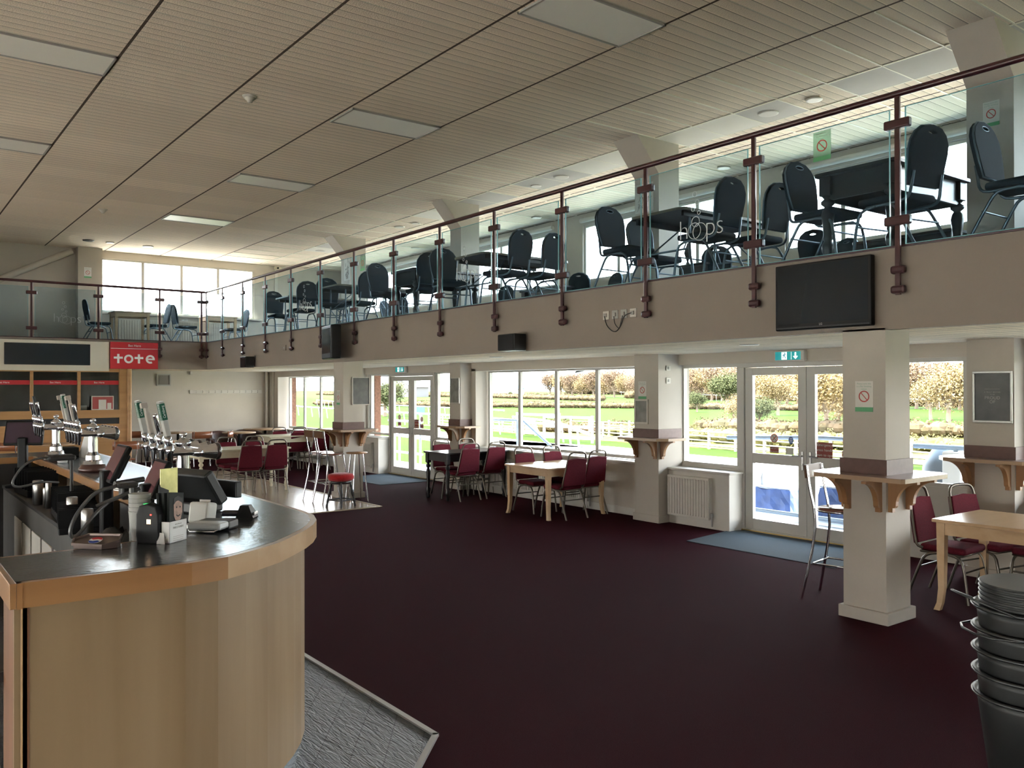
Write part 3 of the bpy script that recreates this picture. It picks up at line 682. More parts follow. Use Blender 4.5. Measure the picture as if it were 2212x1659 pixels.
tx.mesh(curve_mesh([[(-.07, .073), (.07, .073), (.07, .075), (-.07, .075)]], .0006), m4)
link('lettering', tx, mat('grey_lettering', (.35, .34, .31), .6), po)
picture(onY(-8.29, 8.53, 1.505), .26, .34, 'small empty white frame on the pier left of the nearer doors', M_pictg, M_white, .025)
picture(onY(-12.965, 8.53, 1.79), .30, .47, 'grey print in silver frame on the pier right of the far doors', M_pictg)
picture(onX(-12.95, 6.62, 1.79), .33, .47, 'dark print in white frame on the farther square pillar', mat('print_charcoal', (.10, .10, .095), .35, noise=.4, nscale=9), M_white, .015)
def sketch_print(m4, w_, h_, label, seed):
    t = thing('art_print', label, 'picture', (0, 0, 0), 0, 'sketch prints on gallery columns')
    link('paper', MB().box(-w_/2, w_/2, -h_/2, h_/2, 0, .004), M_offw, t).matrix_local = m4
    rr = random.Random(seed); s_ = MB()
    for k in range(16):
        x, y = rr.uniform(-.25, .25)*w_, rr.uniform(-.35, .35)*h_; pts = []
        for q in range(6): pts.append(m4 @ Vector((max(-w_*.45, min(w_*.45, x)), max(-h_*.45, min(h_*.45, y)), .006))); x += rr.uniform(-.1, .1)*w_; y += rr.uniform(-.12, .12)*h_
        s_.tube(pts, .002, 4, sub=2)
    link('ink_drawing', s_, M_dark, t)
sketch_print(onY(-17.36, 8.548, 4.5), .30, .50, 'ink sketch print on the farthest visible gallery column', 3)
sketch_print(onY(-8.25, 8.548, 4.45), .34, .40, 'ink sketch print on the gallery column behind the hoops table', 5)

# ---- screens, speakers, sockets on the fascia
t = thing('wall_television', 'wide black flat screen television on the gallery fascia at right', 'television', (-3.99, 6.20, 2.585), 0, 'televisions')
link('casing', MB().box(-.435, .435, -.03, .03, -.275, .275, .01), M_black, t); link('screen', MB().box(-.41, .41, -.033, -.03, -.225, .255), M_screen, t)
link('lower_bezel', MB().box(-.42, .42, -.034, -.03, -.262, -.25), M_dark, t); link('wall_bracket', MB().box(-.12, .12, .03, .055, -.12, .12), M_dark, t)
link('logo', MB().mesh(text_mesh('LG', .025, .0005), onY(0, -.034, -.238)), M_grey, t)
t = thing('box_television', 'small boxy dark television tilted on the far part of the fascia', 'television', (-12.75, 6.03, 2.58), math.radians(-12), 'televisions')
link('casing', MB().box(-.33, .33, -.12, .05, -.27, .27, .02), M_dark, t); link('screen', MB().box(-.28, .28, -.123, -.12, -.18, .22), M_screen, t)
def speaker(x, z, w_, h_, label):
    t = thing('wall_speaker', label, 'speaker', (x, 6.14, z), 0, 'speakers on the fascia')
    link('cabinet', MB().box(-w_/2, w_/2, -.10, .08, -h_/2, h_/2, .01), M_dark, t); link('grille', MB().box(-w_/2+.012, w_/2-.012, -.106, -.10, -h_/2+.012, h_/2-.012), M_black, t)
    link('bracket', MB().box(-.03, .03, .08, .115, -.03, .03), M_dark, t)
speaker(-8.09, 2.375, .33, .20, 'dark green-black speaker on the fascia near the middle')
speaker(-16.95, 2.37, .30, .22, 'small black speaker on the fascia at far left')
t = thing('socket_plate', 'group of four sockets with looped cables on the fascia', 'socket', (-6.39, 6.255, 2.60), 0, 'wall sockets')
for i, x in enumerate((-.20, -.065, .065, .20)):
    pl_ = link('face_plate', MB().box(x-.045, x+.045, -.012, 0, -.045, .045, .004), M_grey if i in (1, 2) else M_white, t)
    link('plug', MB().box(x-.02, x+.02, -.03, -.012, -.02, .02, .004), M_grey, pl_)
link('cable', MB().tube([(-.2, -.03, -.01), (-.16, -.04, -.12), (-.04, -.03, -.2), (.05, -.03, -.12), (.1, -.04, -.02), (.2, -.03, 0)], .005, 6, sub=2).tube([(-.06, -.03, -.02), (-.05, -.03, -.1), (.02, -.03, -.16), (.04, -.03, -.1), (.07, -.03, -.02)], .004, 6, sub=2), M_dark, t)
def plate(m4, label, w_=.085, h_=.085, m_=None):
    t = thing('socket_plate', label, 'socket', (0, 0, 0), 0, 'wall sockets')
    link('face_plate', MB().box(-w_/2, w_/2, -h_/2, h_/2, 0, .012, .004), m_ or M_white, t).matrix_local = m4
    link('rocker', MB().box(-.012, .012, -.018, .018, .012, .018, .002), M_grey, t).matrix_local = m4
plate(onY(-15.32, 6.255, 2.60), 'double socket on the far part of the fascia', .15, .1, M_fascia)
plate(onX(-7.98, 8.72, 1.93), 'white fused switch high on the side of the pier left of the nearer doors')
plate(onX(-7.98, 8.72, 2.10), 'white junction box above the switch beside the nearer doors', .09, .07)
plate(onX(XL, 3.1, 3.1), 'double socket low on the gallery end wall', .15, .09)

# ---- back wall fittings
t = thing('coat_rack', 'white coat rack board with a row of hooks on the far wall', 'coat rack', (-22.5, 7.58, 1.755), PI/2)
link('board', MB().box(-.95, .95, -.02, 0, -.045, .045, .004), M_white, t)
for i in range(11):
    x = -.8+i*.162
    link('hook', MB().tube([(x, -.02, .03), (x, -.06, .03), (x, -.065, -.0)], .006, 6, sub=1).tube([(x, -.02, -.02), (x, -.05, -.03), (x, -.055, -.01)], .006, 6, sub=1), M_chrome, t)
t = thing('wall_vent', 'square metal air vent on the far wall', 'vent', (-22.5, 5.98, 2.06), PI/2)
link('frame', MB().box(-.17, .17, -.04, 0, -.15, -.12).box(-.17, .17, -.04, 0, .12, .15).box(-.17, -.14, -.04, 0, -.12, .12).box(.14, .17, -.04, 0, -.12, .12), M_grey, t)
link('louvre', MB().box(-.14, .14, -.02, 0, -.12, .12).box(-.10, .10, -.03, -.02, -.09, .09), mat('vent_metal', (.22, .20, .18), .4, .3), t)
t = thing('wall_detector', 'tiny white detector above the coat rack', 'detector', (-22.46, 6.65, 2.24), 0); link('body', MB().box(-.03, .03, -.03, .03, -.04, .04, .01), M_white, t)
t = thing('security_camera', 'yellowish security light unit high in the gallery corner', 'camera', (-22.4, 8.95, 5.12), 0)
link('housing', MB().box(-.05, .05, -.09, .09, -.03, .04, .01), M_cream, t); link('lens', MB().cyl((.05, -.02, 0), (.08, -.02, 0), .025), M_black, t)

# ---- betting booth under the far gallery
t = thing('betting_booth', 'oak-fronted betting booth with glass counter windows and red strips', 'booth', (-19.9, 2.0, 0), 0)
bx_ = lambda mb, y0, y1, z0, z1, d0=0, d1=.06, bev=.004: mb.box(-d0-.0-d1*0-0+d0*0-.0, d1, y0-2, y1-2, z0, z1, bev)
def bb(y0, y1, z0, z1, x0=-.04, x1=.05, bev=.004): return MB().box(x0, x1, y0-2, y1-2, z0, z1, bev)
f = bb(-4, 4.45, 2.195, 2.27); 
for y in (-2.6, -1.7, -.8, .05, .93, 1.81, 2.694, 3.574): f.box(-.04, .05, y-2-.03, y-2+.03, 1.385, 2.2, .005)
f.box(-.04, .07, 4.36-2, 4.61-2, 0, 2.27, .004)
link('window_frame', f, M_booth, t)
link('round_post', MB().cyl((.07, 2.56, 0), (.07, 2.56, 2.27), .05, n=16), M_booth, t)
link('front_panel', bb(-4, 4.37, 1.215, 1.385, -.04, .08).box(-.04, .08, -6, 2.37, .93, 1.085, .004), M_booth, t)
link('dark_recess', bb(-4, 4.37, 1.085, 1.215, -.04, .04), M_dark, t)
link('base_panel', bb(-4, 4.37, 0, .93, -.04, .04), M_booth, t)
gl = link('counter_glass', bb(-4, 4.36, 1.385, 2.2, -.006, 0, 0), glassmat('booth_glass', (.80, .84, .84), .06), t)
link('red_strip', bb(-4, 4.36, 1.925, 2.015, 0, .003, 0), M_red, t)
tx = MB()
for y in (2.2, 3.13, 3.97, 1.3, .4): tx.mesh(text_mesh('Bet Here', .055, .0008), onX(.006, y-2, 1.97))
link('lettering', tx, M_wlet, t)
ib = MB().box(-1.6, -1.55, -6, 2.6, 0, 2.29).box(-1.6, -.04, 2.5, 2.6, 0, 2.29)
link('inner_wall', ib, mat('booth_inner', (.10, .095, .09), .7, noise=.3, nscale=2), t)
link('inner_counter', bb(-4, 4.36, 1.30, 1.34, -.7, -.05), M_booth, t)
t = thing('notice_frame', 'white framed red notice standing behind the booth glass', 'notice', (-19.82, 4.02, 1.385), 0)
link('frame', MB().box(0, .02, -.22, .22, .0, .30, .004), M_white, t)
link('notice_sheet', MB().box(.02, .022, -.20, .20, .02, .28), mat('dull_red_print', (.36, .07, .07), .6, noise=.1), t)
link('inset_sheet', MB().box(.022, .024, -.08, .07, .02, .22).box(.022, .024, .09, .17, .02, .15), M_offw, t)
t = thing('papers_stack', 'small stack of white leaflets behind the booth glass', 'leaflets', (-20.1, 3.70, 1.34), 0); link('paper_block', MB().box(-.05, .05, -.06, .06, 0, .14), M_paper, t)
# board with long dark screen and the red sign
t = thing('display_board', 'cream board carrying a long dark display screen above the booth', 'board', (-19.86, 2.0, 2.5), 0)
link('panel', MB().box(-.03, .03, -6, 2.155, -.285, .345, .004), mat('cream_board', (.60, .56, .47), .6), t)
link('screen', MB().box(.03, .05, .2, 1.78, -.165, .28, .006), M_screen, t)
t = thing('betting_sign', 'red sign with white lettering tote hung on the far fascia', 'sign', (-19.80, 4.66, 2.56), 0)
link('panel', MB().box(-.03, .0, -.49, .49, -.29, .29, .004), M_red, t)
l = MB().mesh(text_mesh('Bet Here', .07, .001), onX(.003, 0, .215)).box(.0, .004, -.48, .48, .145, .155)
th = .045; zc = -.07
def plus(cy): l.box(0, .004, cy-th/2, cy+th/2, zc-.10, zc+.10).box(0, .0045, cy-.09, cy+.09, zc-th/2+.02, zc+th/2+.02)
plus(-.33); plus(.09)
l.mesh(curve_mesh([circ(.095), circ(.053)], .002), onX(.003, -.12, zc-.005))
n_ = 26; arc = [(.095*math.cos(a), .095*math.sin(a)) for a in [PI*2*i/n_*.86 for i in range(n_)]]; arc += [(.053*math.cos(a), .053*math.sin(a)) for a in [PI*2*i/n_*.86 for i in range(n_)][::-1]]
l.mesh(curve_mesh([arc], .002), onX(.003, .325, zc-.005)); l.box(0, .004, .325-.06, .325+.095, zc-.022, zc+.014)
link('lettering', l, M_wlet, t)

# ---- ceiling lights, detectors, downlights
for i, (x0, x1, y0, y1) in enumerate(((-6.03, -5.40, 4.64, 5.89), (-9.90, -9.27, 4.64, 5.89), (-13.76, -13.13, 4.64, 5.89), (-17.62, -16.99, 4.64, 5.89), (-9.90, -9.27, .77, 2.02), (-13.76, -13.13, .77, 2.02))):
    t = thing('ceiling_panel_light', ['large square-edged ceiling light panel at top centre', 'second ceiling light panel in the centre row', 'third ceiling light panel in the centre row', 'farthest ceiling light panel near the far wall', 'ceiling light panel near the top left corner of the view', 'ceiling light panel at the left edge, farther one'][i], 'ceiling light', ((x0+x1)/2, (y0+y1)/2, 5.2), 0, 'recessed ceiling light panels')
    hx, hy = (x1-x0)/2, (y1-y0)/2
    link('diffuser', MB().box(-hx+.02, hx-.02, -hy+.02, hy-.02, -.012, 0), M_lightp, t)
    link('trim_frame', MB().box(-hx, hx, -hy, -hy+.02, -.02, 0).box(-hx, hx, hy-.02, hy, -.02, 0).box(-hx, -hx+.02, -hy, hy, -.02, 0).box(hx-.02, hx, -hy, hy, -.02, 0), M_grey, t)
for i, (x, y) in enumerate(((-9.62, 3.51), (-17.33, 3.52))):
    t = thing('smoke_detector', ['white smoke detector on the main ceiling, nearer one', 'white smoke detector on the main ceiling, farther one'][i], 'smoke detector', (x, y, 5.2), 0, 'smoke detectors')
    link('base', MB().lathe([(.0, -.02), (.075, -.02), (.085, 0)][::1], (0, 0, 0), 20), M_white, t); link('sensor_head', MB().lathe([(0, -.075), (.03, -.072), (.035, -.05), (.055, -.04), (.06, -.02)], (0, 0, 0), 20), M_white, t)
M_dlon = mat('downlight_lit', (.9, .88, .7), .4, emit=1.0, emcol=(1, .97, .72)); M_dloff = mat('downlight_off', (.45, .46, .47), .3)
DL = [(-6.39, 8.79, 0, .12, 'unlit round downlight in the grey ceiling tile near the right column'), (-5.77, 8.80, 2, .095, 'round ceiling vent just right of the unlit downlight'), (-8.39, 10.43, 1, .10, 'lit downlight over the gallery window side behind the hoops table'), (-10.30, 8.80, 0, .12, 'unlit round downlight left of the central gallery column'), (-11.01, 8.85, 2, .09, 'small round ceiling vent left of the central gallery column'),
      (-15.50, 8.82, 1, .11, 'lit downlight between the second and third gallery columns'), (-14.96, 8.89, 2, .09, 'small round ceiling vent beside the lit downlight'), (-13.05, 10.5, 1, .10, 'lit downlight over the gallery chairs near the second column'), (-17.6, 10.45, 1, .10, 'lit downlight, left one of the far pair over the gallery'), (-17.3, 10.9, 1, .09, 'lit downlight, right one of the far pair over the gallery'),
      (-19.32, 8.80, 1, .12, 'lit downlight near the farthest gallery column'), (-21.16, 5.28, 1, .12, 'lit downlight above the gallery end window'), (-21.1, 3.99, 3, .12, 'dark round vent in the ceiling at far left'), (-21.1, 4.44, 2, .09, 'small round ceiling vent beside the dark one at far left')]
for x, y, on, r, lb in DL:
    t = thing('downlight' if on < 2 else 'ceiling_vent', lb, 'downlight' if on < 2 else 'vent', (x, y, 5.19), 0, 'ceiling downlights' if on < 2 else 'round ceiling vents')
    link('ring', MB().lathe([(r*.8, -.012), (r, -.010), (r*1.02, .0)], (0, 0, 0), 24), M_white if on != 3 else M_dark, t)
    link('lens' if on < 2 else 'grille', MB().lathe([(0, -.008), (r*.8, -.008)], (0, 0, 0), 24), {0: M_dloff, 1: M_dlon, 2: M_flat, 3: M_black}[on], t)
for x, y, lb in ((-5.71, 7.5, 'round downlight under the gallery before the nearer doors'), (-10.08, 7.35, 'round downlight under the gallery above the dark table'), (-14.9, 7.4, 'round downlight under the gallery before the far doors')):
    t = thing('downlight', lb, 'downlight', (x, y, 2.29), 0, 'downlights under the gallery')
    link('ring', MB().lathe([(.08, -.008), (.10, -.006), (.105, 0)], (0, 0, 0), 24), M_grey, t); link('lens', MB().lathe([(0, -.004), (.08, -.004)], (0, 0, 0), 24), M_dloff, t)
# ================================================================ chairs and tables (local +Y is the way a chair faces)
def seat_pad(mb, w0, w1, y0, y1, z0, z1, b=.025):
    # cushion tapering to the back, with soft edges
    bm = bmesh.new(); bmesh.ops.create_cube(bm, size=1)
    for v in bm.verts:
        y = y1 if v.co.y > 0 else y0; w = w1 if v.co.y > 0 else w0
        v.co = Vector(((w if v.co.x > 0 else -w), y, z1 if v.co.z > 0 else z0))
    bmesh.ops.bevel(bm, geom=list(bm.edges), offset=b, segments=3, affect='EDGES', profile=.5)
    bm.verts.index_update(); vs = [v.co.copy() for v in bm.verts]; fs = [[v.index for v in f.verts] for f in bm.faces]; bm.free()
    mb.add(vs, fs, True); return mb
def make_red_chair():
    t = thing('stacking_chair', '', 'chair')
    link('seat', seat_pad(MB(), .18, .21, -.18, .22, .405, .465), M_redfab, t)
    th = .20
    bp = MB(); P = [(-.20, .0), (.20, .0), (.165, .36), (.0, .375), (-.165, .36)]
    me = curve_mesh([P], .016, .008)
    m4 = Matrix.Translation((0, -.195, .475)) @ Matrix.Rotation(PI/2+th, 4, 'X')
    link('backrest', bp.mesh(me, m4), M_redfab, t)
    def bk(x, h): return (x, -.195-math.sin(th)*h, .475+math.cos(th)*h)
    hoop = [(-.20, -.14, .43), (-.208, -.19, .45), bk(-.208, .04), bk(-.172, .36), bk(-.160, .43), bk(-.12, .465), bk(0, .47), bk(.12, .465), bk(.160, .43), bk(.172, .36), bk(.208, .04), (.208, -.19, .45), (.20, -.14, .43)]
    link('back_frame', MB().tube(hoop, .0125, 8, sub=1), M_bronze, t)
    sf = MB().tube([(-.19, -.16, .40), (-.2, .19, .40), (.2, .19, .40), (.19, -.16, .40)], .011, 8, closed=True)
    link('seat_frame', sf, M_bronze, t)
    for s in (-1, 1):
        link('leg', MB().tube([(s*.195, .02, .41), (s*.20, .16, .385), (s*.205, .20, .33), (s*.215, .245, 0)], .0125, 8, sub=1), M_bronze, t)
        link('leg', MB().tube([(s*.195, .02, .41), (s*.195, -.10, .385), (s*.20, -.15, .33), (s*.205, -.27, 0)], .0125, 8, sub=1), M_bronze, t)
    for yy_ in (.205, -.18): link('stretcher', MB().tube([(-.207, yy_, .26), (.207, yy_, .26)], .008), M_bronze, t)
    return t
RED = Kind(make_red_chair(), None)
def make_black_chair():
    t = thing('banquet_chair', '', 'chair')
    link('seat', seat_pad(MB(), .19, .22, -.20, .23, .415, .48, .028), M_blkfab, t)
    th = .17
    crown = [(-.165, .0), (.165, .0), (.19, .12), (.205, .26), (.198, .33), (.16, .395), (.10, .44), (0, .458), (-.10, .44), (-.16, .395), (-.198, .33), (-.205, .26), (-.19, .12)]
    hole = [(.055*math.cos(a), .405+.018*math.sin(a)) for a in [2*PI*i/14 for i in range(14)]]
    m4 = Matrix.Translation((0, -.22, .53)) @ Matrix.Rotation(PI/2+th, 4, 'X')
    link('backrest', MB().mesh(curve_mesh([crown, hole], .018, .006), m4), M_blkfab, t)
    link('piping', MB().tube([m4 @ Vector((x*1.035, y*1.02-.004, -.012)) for x, y in crown], .0085, 6, closed=True).tube([m4 @ Vector((x, y, -.022)) for x, y in hole], .004, 5, closed=True), M_silver, t)
    for s in (-1, 1):
        # S-shaped side tube from back to seat and to the legs
        link('side_tube', MB().tube([m4 @ Vector((s*.165, .10, .03)), m4 @ Vector((s*.168, .0, .03)), (s*.175, -.235, .44), (s*.19, -.19, .405), (s*.20, -.05, .40), (s*.21, .14, .40)], .012, 8, sub=1), M_silver, t)
        link('leg', MB().tube([(s*.21, .05, .40), (s*.212, .18, .385), (s*.215, .225, .32), (s*.22, .27, 0)], .0125, 8, sub=1), M_silver, t)
        link('leg', MB().tube([(s*.20, -.04, .40), (s*.20, -.11, .385), (s*.205, -.16, .31), (s*.215, -.33, 0)], .0125, 8, sub=1), M_silver, t)
    for yy_ in (.235, -.20): link('stretcher', MB().tube([(-.21, yy_, .26), (.21, yy_, .26)], .008), M_silver, t)
    return t
BLK = Kind(make_black_chair(), 'black banquet chairs on the gallery')

def table(name, label, mat_top, mat_leg, lx, ly, h, legs='square', group=None, top_t=.028, apron=.09, inset=.045, round_=0, fat=1.0):
    t = thing(name, label, 'table', group=group)
    tp = MB()
    if round_:
        n = 6; P = []
        for cx, cy, a0 in ((lx/2-round_, ly/2-round_, 0), (-lx/2+round_, ly/2-round_, PI/2), (-lx/2+round_, -ly/2+round_, PI), (lx/2-round_, -ly/2+round_, PI*1.5)):
            for k in range(n+1): a = a0+PI/2*k/n; P.append((cx+round_*math.cos(a), cy+round_*math.sin(a)))
        tp.prism(P, h-top_t, h)
    else: tp.box(-lx/2, lx/2, -ly/2, ly/2, h-top_t, h, .006)
    link('tabletop', tp, mat_top, t)
    ix, iy = lx/2-inset, ly/2-inset
    if apron:
        a = MB()
        a.box(-ix, ix, -iy-.012, -iy+.012, h-top_t-apron, h-top_t).box(-ix, ix, iy-.012, iy+.012, h-top_t-apron, h-top_t).box(-ix-.012, -ix+.012, -iy, iy, h-top_t-apron, h-top_t).box(ix-.012, ix+.012, -iy, iy, h-top_t-apron, h-top_t)
        link('apron', a, mat_leg, t)
    for sx_ in (-1, 1):
        for sy_ in (-1, 1):
            m = MB(); x, y = sx_*(ix-.01), sy_*(iy-.01)
            if legs == 'square':
                segs = [(h-top_t, .033, 0, 0), (.45, .030, 0, 0), (.18, .024, 0, 0), (.06, .022, .012, .008), (0, .024, .03, .018)]
                vs = []
                for z, r, dx, dy in segs: vs += [(x+sx_*dx-r, y+sy_*dy-r, z), (x+sx_*dx+r, y+sy_*dy-r, z), (x+sx_*dx+r, y+sy_*dy+r, z), (x+sx_*dx-r, y+sy_*dy+r, z)]
                fs = [(3, 2, 1, 0)][::-1]
                for i in range(len(segs)-1):
                    for k in range(4): fs.append((i*4+k, i*4+(k+1) % 4, (i+1)*4+(k+1) % 4, (i+1)*4+k))
                fs.append(tuple(range(16, 20))); m.add(vs, fs)
            elif legs == 'turned':
                q_ = .036*fat; m.box(x-q_, x+q_, y-q_, y+q_, h-top_t-.16, h-top_t, .004)
                zb = h-top_t-.16; k = zb
                m.lathe([(r_*fat, z_) for r_, z_ in [(.0, 0), (.022, 0), (.026, .03), (.020, .06), (.034, .10), (.036, .15), (.022, .19), (.030, .21), (.026, .24), (.030, k*.55), (.038, k*.72), (.030, k*.80), (.020, k*.84), (.038, k*.88), (.040, k*.92), (.022, k*.96), (.034, k)]], (x, y, 0), 14)
            m_ = link('leg', m, mat_leg, t)
    return t
def folding_table(label, group):
    t = thing('folding_table', label, 'table', group=group); lx, ly, h = .76, 1.5, .75; rr = .09; P = []
    for cx, cy, a0 in ((lx/2-rr, ly/2-rr, 0), (-lx/2+rr, ly/2-rr, PI/2), (-lx/2+rr, -ly/2+rr, PI), (lx/2-rr, -ly/2+rr, PI*1.5)):
        for k in range(6): a = a0+PI/2*k/5; P.append((cx+rr*math.cos(a), cy+rr*math.sin(a)))
    link('tabletop', MB().prism(P, h-.022, h), M_folding, t)
    Q = [(p[0]*1.006, p[1]*1.003) for p in P]; link('edge_band', MB().mesh(curve_mesh([Q, P], .014), Matrix.Translation((0, 0, h-.013))), M_brassdull, t)
    link('under_rail', MB().box(-lx/2+.05, -lx/2+.08, -.68, .68, h-.075, h-.022).box(lx/2-.08, lx/2-.05, -.68, .68, h-.075, h-.022), M_dark, t)
    for sy_ in (-1, 1):
        y = sy_*.56
        for s in (-1, 1): link('leg', MB().tube([(s*.30, y, h-.03), (s*.30, y, .32), (s*.34, y, .16), (s*.35, y, 0)], .014, 8, sub=1), M_silver, t)
        link('cross_brace', MB().cyl((-.30, y, .36), (.30, y, .36), .011).cyl((-.22, y, .36), (-.05, y-sy_*.38, h-.04), .008).cyl((.22, y, .36), (.05, y-sy_*.38, h-.04), .008), M_silver, t)
    return t
M_brassdull = mat('dull_edge_band', (.16, .13, .08), .4)

# ---- gallery
G = 2.885
gA = table('dark_dining_table', '', M_dkwood, M_dkwood, .74, 1.25, .76, 'turned', apron=.20, inset=.075, round_=.03, fat=1.45)
KA = Kind(gA, 'dark turned-leg tables on the gallery')
KA.put(-3.86, 7.06, G, 0, 'dark table with turned legs nearest on the gallery, above the wide television')
KA.put(-11.40, 7.15, G, 0, 'dark table with turned legs on the gallery right of the boxy television')
gB = folding_table('', None); KB = Kind(gB, 'folding tables on the gallery')
KB.put(-6.08, 7.20, G, 0, 'dark folding table on the gallery behind the nearest hoops lettering')
KB.put(-9.52, 7.22, G, 0, 'dark folding table on the gallery behind the second hoops lettering')
KB.put(-13.85, 7.20, G, 0, 'dark folding table on the gallery behind the third hoops lettering')
KB.put(-16.05, 7.25, G, 0, 'farthest dark folding table on the long gallery')
KB.put(-1.75, 7.25, G, 0, 'dark folding table at the right edge of the gallery')
def seat_at(K, x, y, z, a, lb, g=None, off=.295):
    # x, y give the top of the chair's back; the chair stands in front of it
    r_ = math.radians(a); return K.put(x-math.sin(r_)*off, y+math.cos(r_)*off, z, a, lb, g)
ch = [(-3.04, 6.86, -90, 'black chair at the far right of the gallery facing away to the right'),
      (-3.30, 6.60, 80, 'black chair right of the nearest turned-leg table, its back to the window'),
      (-4.59, 6.73, -93, 'black chair left of the nearest turned-leg table'),
      (-5.14, 7.26, 90, 'black chair behind the post, between nearest two gallery tables'),
      (-5.28, 6.69, 90, 'black chair right of the nearest hoops folding table'),
      (-7.00, 6.67, -90, 'black chair left of the nearest hoops folding table'),
      (-7.30, 7.45, -90, 'black chair behind the one left of the nearest hoops folding table'),
      (-8.65, 6.73, 100, 'left one of two black chairs side by side with backs to view, mid gallery'),
      (-8.58, 7.22, 100, 'right one of two black chairs side by side with backs to view, mid gallery'),
      (-10.51, 6.69, -100, 'black chair left of the second hoops folding table, overlapping the post'),
      (-10.92, 6.75, 80, 'black chair right of the farther turned-leg table'),
      (-12.41, 6.63, -80, 'black chair left of the farther turned-leg table with a green glint'),
      (-13.30, 6.98, 95, 'black chair right of the third hoops folding table'),
      (-14.62, 6.78, -95, 'black chair left of the third hoops folding table'),
      (-15.23, 6.68, 90, 'black chair with back to view right of the farthest folding table'),
      (-17.27, 6.80, -85, 'black chair left of the farthest folding table on the long gallery'),
      (-11.29, 10.04, 20, 'low-looking black chair top by the gallery windows below the second bright window'),
      (-10.90, 10.60, 170, 'black chair top by the windows left of the first gallery column, nearer one'),
      (-7.99, 9.75, 30, 'black chair top by the windows below the nearest hoops table'),
      (-6.42, 9.75, 10, 'left black chair top seen through the legs of the nearest turned-leg table'),
      (-6.50, 10.70, 170, 'right black chair top seen through the legs of the nearest turned-leg table'),
      (-13.60, 10.15, 10, 'left black chair top by the windows under the pair of chairs'),
      (-13.22, 10.65, 170, 'right black chair top by the windows under the pair of chairs'),
      (-16.4, 9.3, 60, 'black chair by the windows beyond the third hoops table'),
      (-17.6, 9.6, -60, 'black chair by the windows beyond the farthest folding table')]
for x, y, a, lb in ch: seat_at(BLK, x, y, G, a, lb)
for x, y, lb in ((-12.0, 10.1, 'dark table by the gallery windows below the pair of chairs'), (-8.7, 10.0, 'dark table by the gallery windows beyond the nearest hoops table'), (-5.3, 10.2, 'dark table by the gallery windows at right')):
    KA.put(x, y, G, 90, lb)
# far end gallery
gC = table('beech_square_table', '', M_beech, M_beech, .62, .80, .74, 'square', apron=.09); KC = Kind(gC, 'pale square tables at the far end of the gallery')
KC.put(-21.28, 4.90, G, 0, 'pale square table under the left half of the gallery end window')
KC.put(-21.42, 7.00, G, 0, 'pale square table under the right half of the gallery end window')
for x, y, a, lb in ((-21.32, 3.94, 0, 'black chair left of the left pale table on the end gallery'), (-21.31, 5.80, 180, 'black chair right of the left pale table, back against its neighbour'), (-21.39, 5.90, 0, 'black chair left of the right pale table, back against its neighbour'), (-21.6, 7.80, 180, 'black chair right of the right pale table on the end gallery')):
    seat_at(BLK, x, y, G, a, lb, 'black chairs at the end gallery tables')
t = thing('window_ornament', 'small dark diamond-shaped ornament on the gallery sill behind the hoops lettering', 'ornament', (-9.6, 10.98, 3.90)); link('body', MB().lathe([(0, 0), (.05, .01), (.02, .05), (.09, .19), (.02, .34), (0, .38)], (0, 0, 0), 4, smooth=False), M_dkwood, t)

# ---- ground floor, right-hand bay
KT = Kind(table('beech_dining_table', '', M_beech, M_beech, 1.5, .86, .75, 'square', apron=.10, inset=.05), 'beech dining tables')
KT.put(-2.76, 7.42, 0, 0, 'pale beech dining table beside the nearest square pillar at right edge')
g1 = 'red chairs in the right-hand bay'
seat_at(RED, -3.93, 7.55, 0, -88, 'red chair at the end of the right-hand beech table beside the nearest pillar', g1)
seat_at(RED, -3.78, 8.05, 0, -100, 'red chair behind the right-hand beech table under the window', g1)
seat_at(RED, -2.98, 8.28, 0, 175, 'red chair tucked behind the right-hand beech table, seat seen under the top', g1)
# table two
t2 = table('beech_dining_table', 'pale beech table by the four-pane window with red chairs round it', M_beech, M_beech, 1.0, 1.12, .72, 'square', apron=.09, inset=.05, group='beech dining tables'); t2.location = (-9.55, 8.03, 0)
g2 = 'red chairs around the pale table by the four-pane window'
seat_at(RED, -8.90, 7.90, 0, 92, 'near red chair right of the pale window table, back to the view', g2)
seat_at(RED, -9.0, 8.38, 0, 92, 'far red chair right of the pale window table', g2)
seat_at(RED, -10.2, 7.93, 0, -90, 'near red chair left of the pale window table', g2)
seat_at(RED, -10.2, 8.48, 0, -88, 'far red chair left of the pale window table', g2)
# table three
t3 = table('dark_dining_table', 'dark dining table with turned legs between the far doors and the pale table', M_dkwood, M_dkwood, .72, 1.25, .78, 'turned', apron=.12, inset=.05); t3.location = (-11.95, 8.08, 0)
g3 = 'red chairs around the dark downstairs table'
seat_at(RED, -11.42, 7.83, 0, 92, 'near red chair right of the dark downstairs table', g3)
seat_at(RED, -11.46, 8.38, 0, 92, 'far red chair right of the dark downstairs table', g3)
seat_at(RED, -12.72, 8.05, 0, -90, 'near red chair left of the dark downstairs table', g3)
seat_at(RED, -12.62, 8.52, 0, -88, 'far red chair left of the dark downstairs table', g3)
